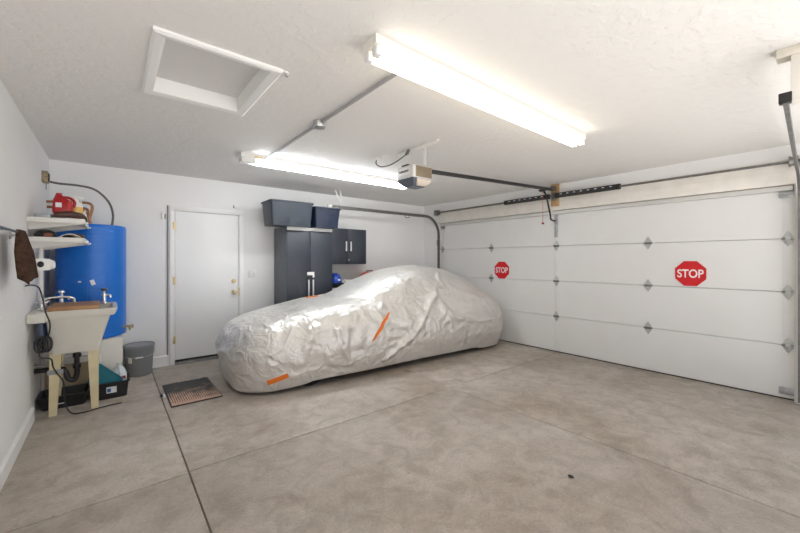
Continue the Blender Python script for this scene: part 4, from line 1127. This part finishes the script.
# dispenser on the wall beneath the shelves
ds = thing('wall_dispenser', 'white rounded wall dispenser with dark oval opening below the shelves', 'dispenser', (XL, 4.0, 1.36))
q = MB(); q.loft([[(x, 3.955+(.0), zz) for x, zz in []] or [(XL+.0, 3.95, 1.32), (XL+.0, 4.05, 1.32), (XL+.0, 4.05, 1.40), (XL+.0, 3.95, 1.40)],
                  [(XL+.10, 3.945, 1.312), (XL+.10, 4.055, 1.312), (XL+.10, 4.055, 1.408), (XL+.10, 3.945, 1.408)],
                  [(XL+.155, 3.95, 1.315), (XL+.155, 4.05, 1.315), (XL+.155, 4.05, 1.405), (XL+.155, 3.95, 1.405)],
                  [(XL+.182, 3.965, 1.328), (XL+.182, 4.035, 1.328), (XL+.182, 4.035, 1.385), (XL+.182, 3.965, 1.385)],
                  [(XL+.19, 3.98, 1.34), (XL+.19, 4.02, 1.34), (XL+.19, 4.02, 1.37), (XL+.19, 3.98, 1.37)]])
q.build('body', M['white_plastic'], ds, ang=50)
MB().ball((XL+.112, 3.942, 1.362), .020, .006, .024, n=16).build('opening', M['black_plastic'], ds)
q = MB()
for k in range(2): q.box(XL+.045+k*.022, XL+.056+k*.022, 3.938, 3.95, 1.314, 1.404, bev=.002)
q.build('strap', M['ply'], ds)

# towel rail and towel
rl = thing('towel_rail', 'dark metal towel rail on the left wall holding a brown towel', 'rail', (XL, 3.3, 1.57))
xr = XL+.075
MB().cyl((xr, 2.55, 1.575), (xr, 3.62, 1.575), .008, 12).build('bar', mat('rail_steel', (.10, .11, .13), .3, .8), rl)
for yy in (2.95, 3.58):
    q = MB(); q.cyl((XL, yy, 1.565), (xr, yy, 1.575), .009, 10); q.lathe([(0, 0), (.026, 0), (.024, .008), (0, .009)], XL, yy, 1.565, 14, mtx=Matrix.Rotation(PI/2, 4, 'Y')); q.build('post', M['galv'], rl)
q = MB(); rings = []
for k in range(29):
    t_ = k/28; zz = 1.590-.315*t_
    hx = .012+.027*min(1, t_*2.2)**.8; hy = .125+.015*t_
    cx_ = xr+.006+.022*t_; cy_ = 3.40+.02*t_
    ring = []
    for n_ in range(48):
        a = 2*PI*n_/48; ca, sa = math.cos(a), math.sin(a)
        px = hx*math.copysign(abs(ca)**.7, ca); py = hy*math.copysign(abs(sa)**.7, sa)
        fo = t_**.8*(.012*math.sin(py*42+.8+t_*1.2)+.007*math.sin(py*95+2))
        hem = -.030*t_**6*(math.sin(py*11+.6)+(.9 if ca < 0 else -.4))*-1
        ring.append((max(XL+.012, cx_+px+(fo if ca > 0 else -fo*.5)), cy_+py, zz+hem))
    rings.append(ring)
q.loft(rings)
tw = tag(q.build('towel', M['towel'], origin=(xr, 3.36, 1.58), ang=180), 'dark brown terry towel draped over the wall rail', 'towel')

# ------------------------------------------------------------------ camera, world, view
cam = bpy.data.cameras.new('camera'); co = bpy.data.objects.new('camera', cam); C.objects.link(co)
cam.sensor_width = 36; cam.sensor_fit = 'HORIZONTAL'; cam.lens = 358.6/800*36
cam.shift_y = -6.5/800; cam.clip_start = .02
co.location = (0, 0, 1.396); co.rotation_euler = (PI/2, 0, -math.radians(38.87))
scn.camera = co
wd = bpy.data.worlds.new('world'); scn.world = wd; wd.use_nodes = True
wn = wd.node_tree; bg = wn.nodes['Background']
tcw = wn.nodes.new('ShaderNodeTexCoord'); sxw = wn.nodes.new('ShaderNodeSeparateXYZ'); rw = wn.nodes.new('ShaderNodeValToRGB')
mw = wn.nodes.new('ShaderNodeMapRange'); mw.inputs[1].default_value = -1; mw.inputs[2].default_value = 1
wn.links.new(tcw.outputs['Generated'], sxw.inputs[0]); wn.links.new(sxw.outputs['Z'], mw.inputs[0]); wn.links.new(mw.outputs[0], rw.inputs[0]); wn.links.new(rw.outputs[0], bg.inputs[0])
ew = rw.color_ramp.elements
ew[0].position = .44; ew[0].color = (1.0, .965, .92, 1); ew[1].position = .56; ew[1].color = (.20, .215, .24, 1)   # bright lower half added to light the ceiling, dimmer upper half
bg.inputs[1].default_value = 2.15
vs = scn.view_settings
vs.view_transform = 'Standard'; vs.look = 'None'; vs.gamma = 1; vs.use_curve_mapping = False; vs.exposure = 0.68
scn.cycles.use_denoising = True
scn.cycles.max_bounces = 12; scn.cycles.diffuse_bounces = 8
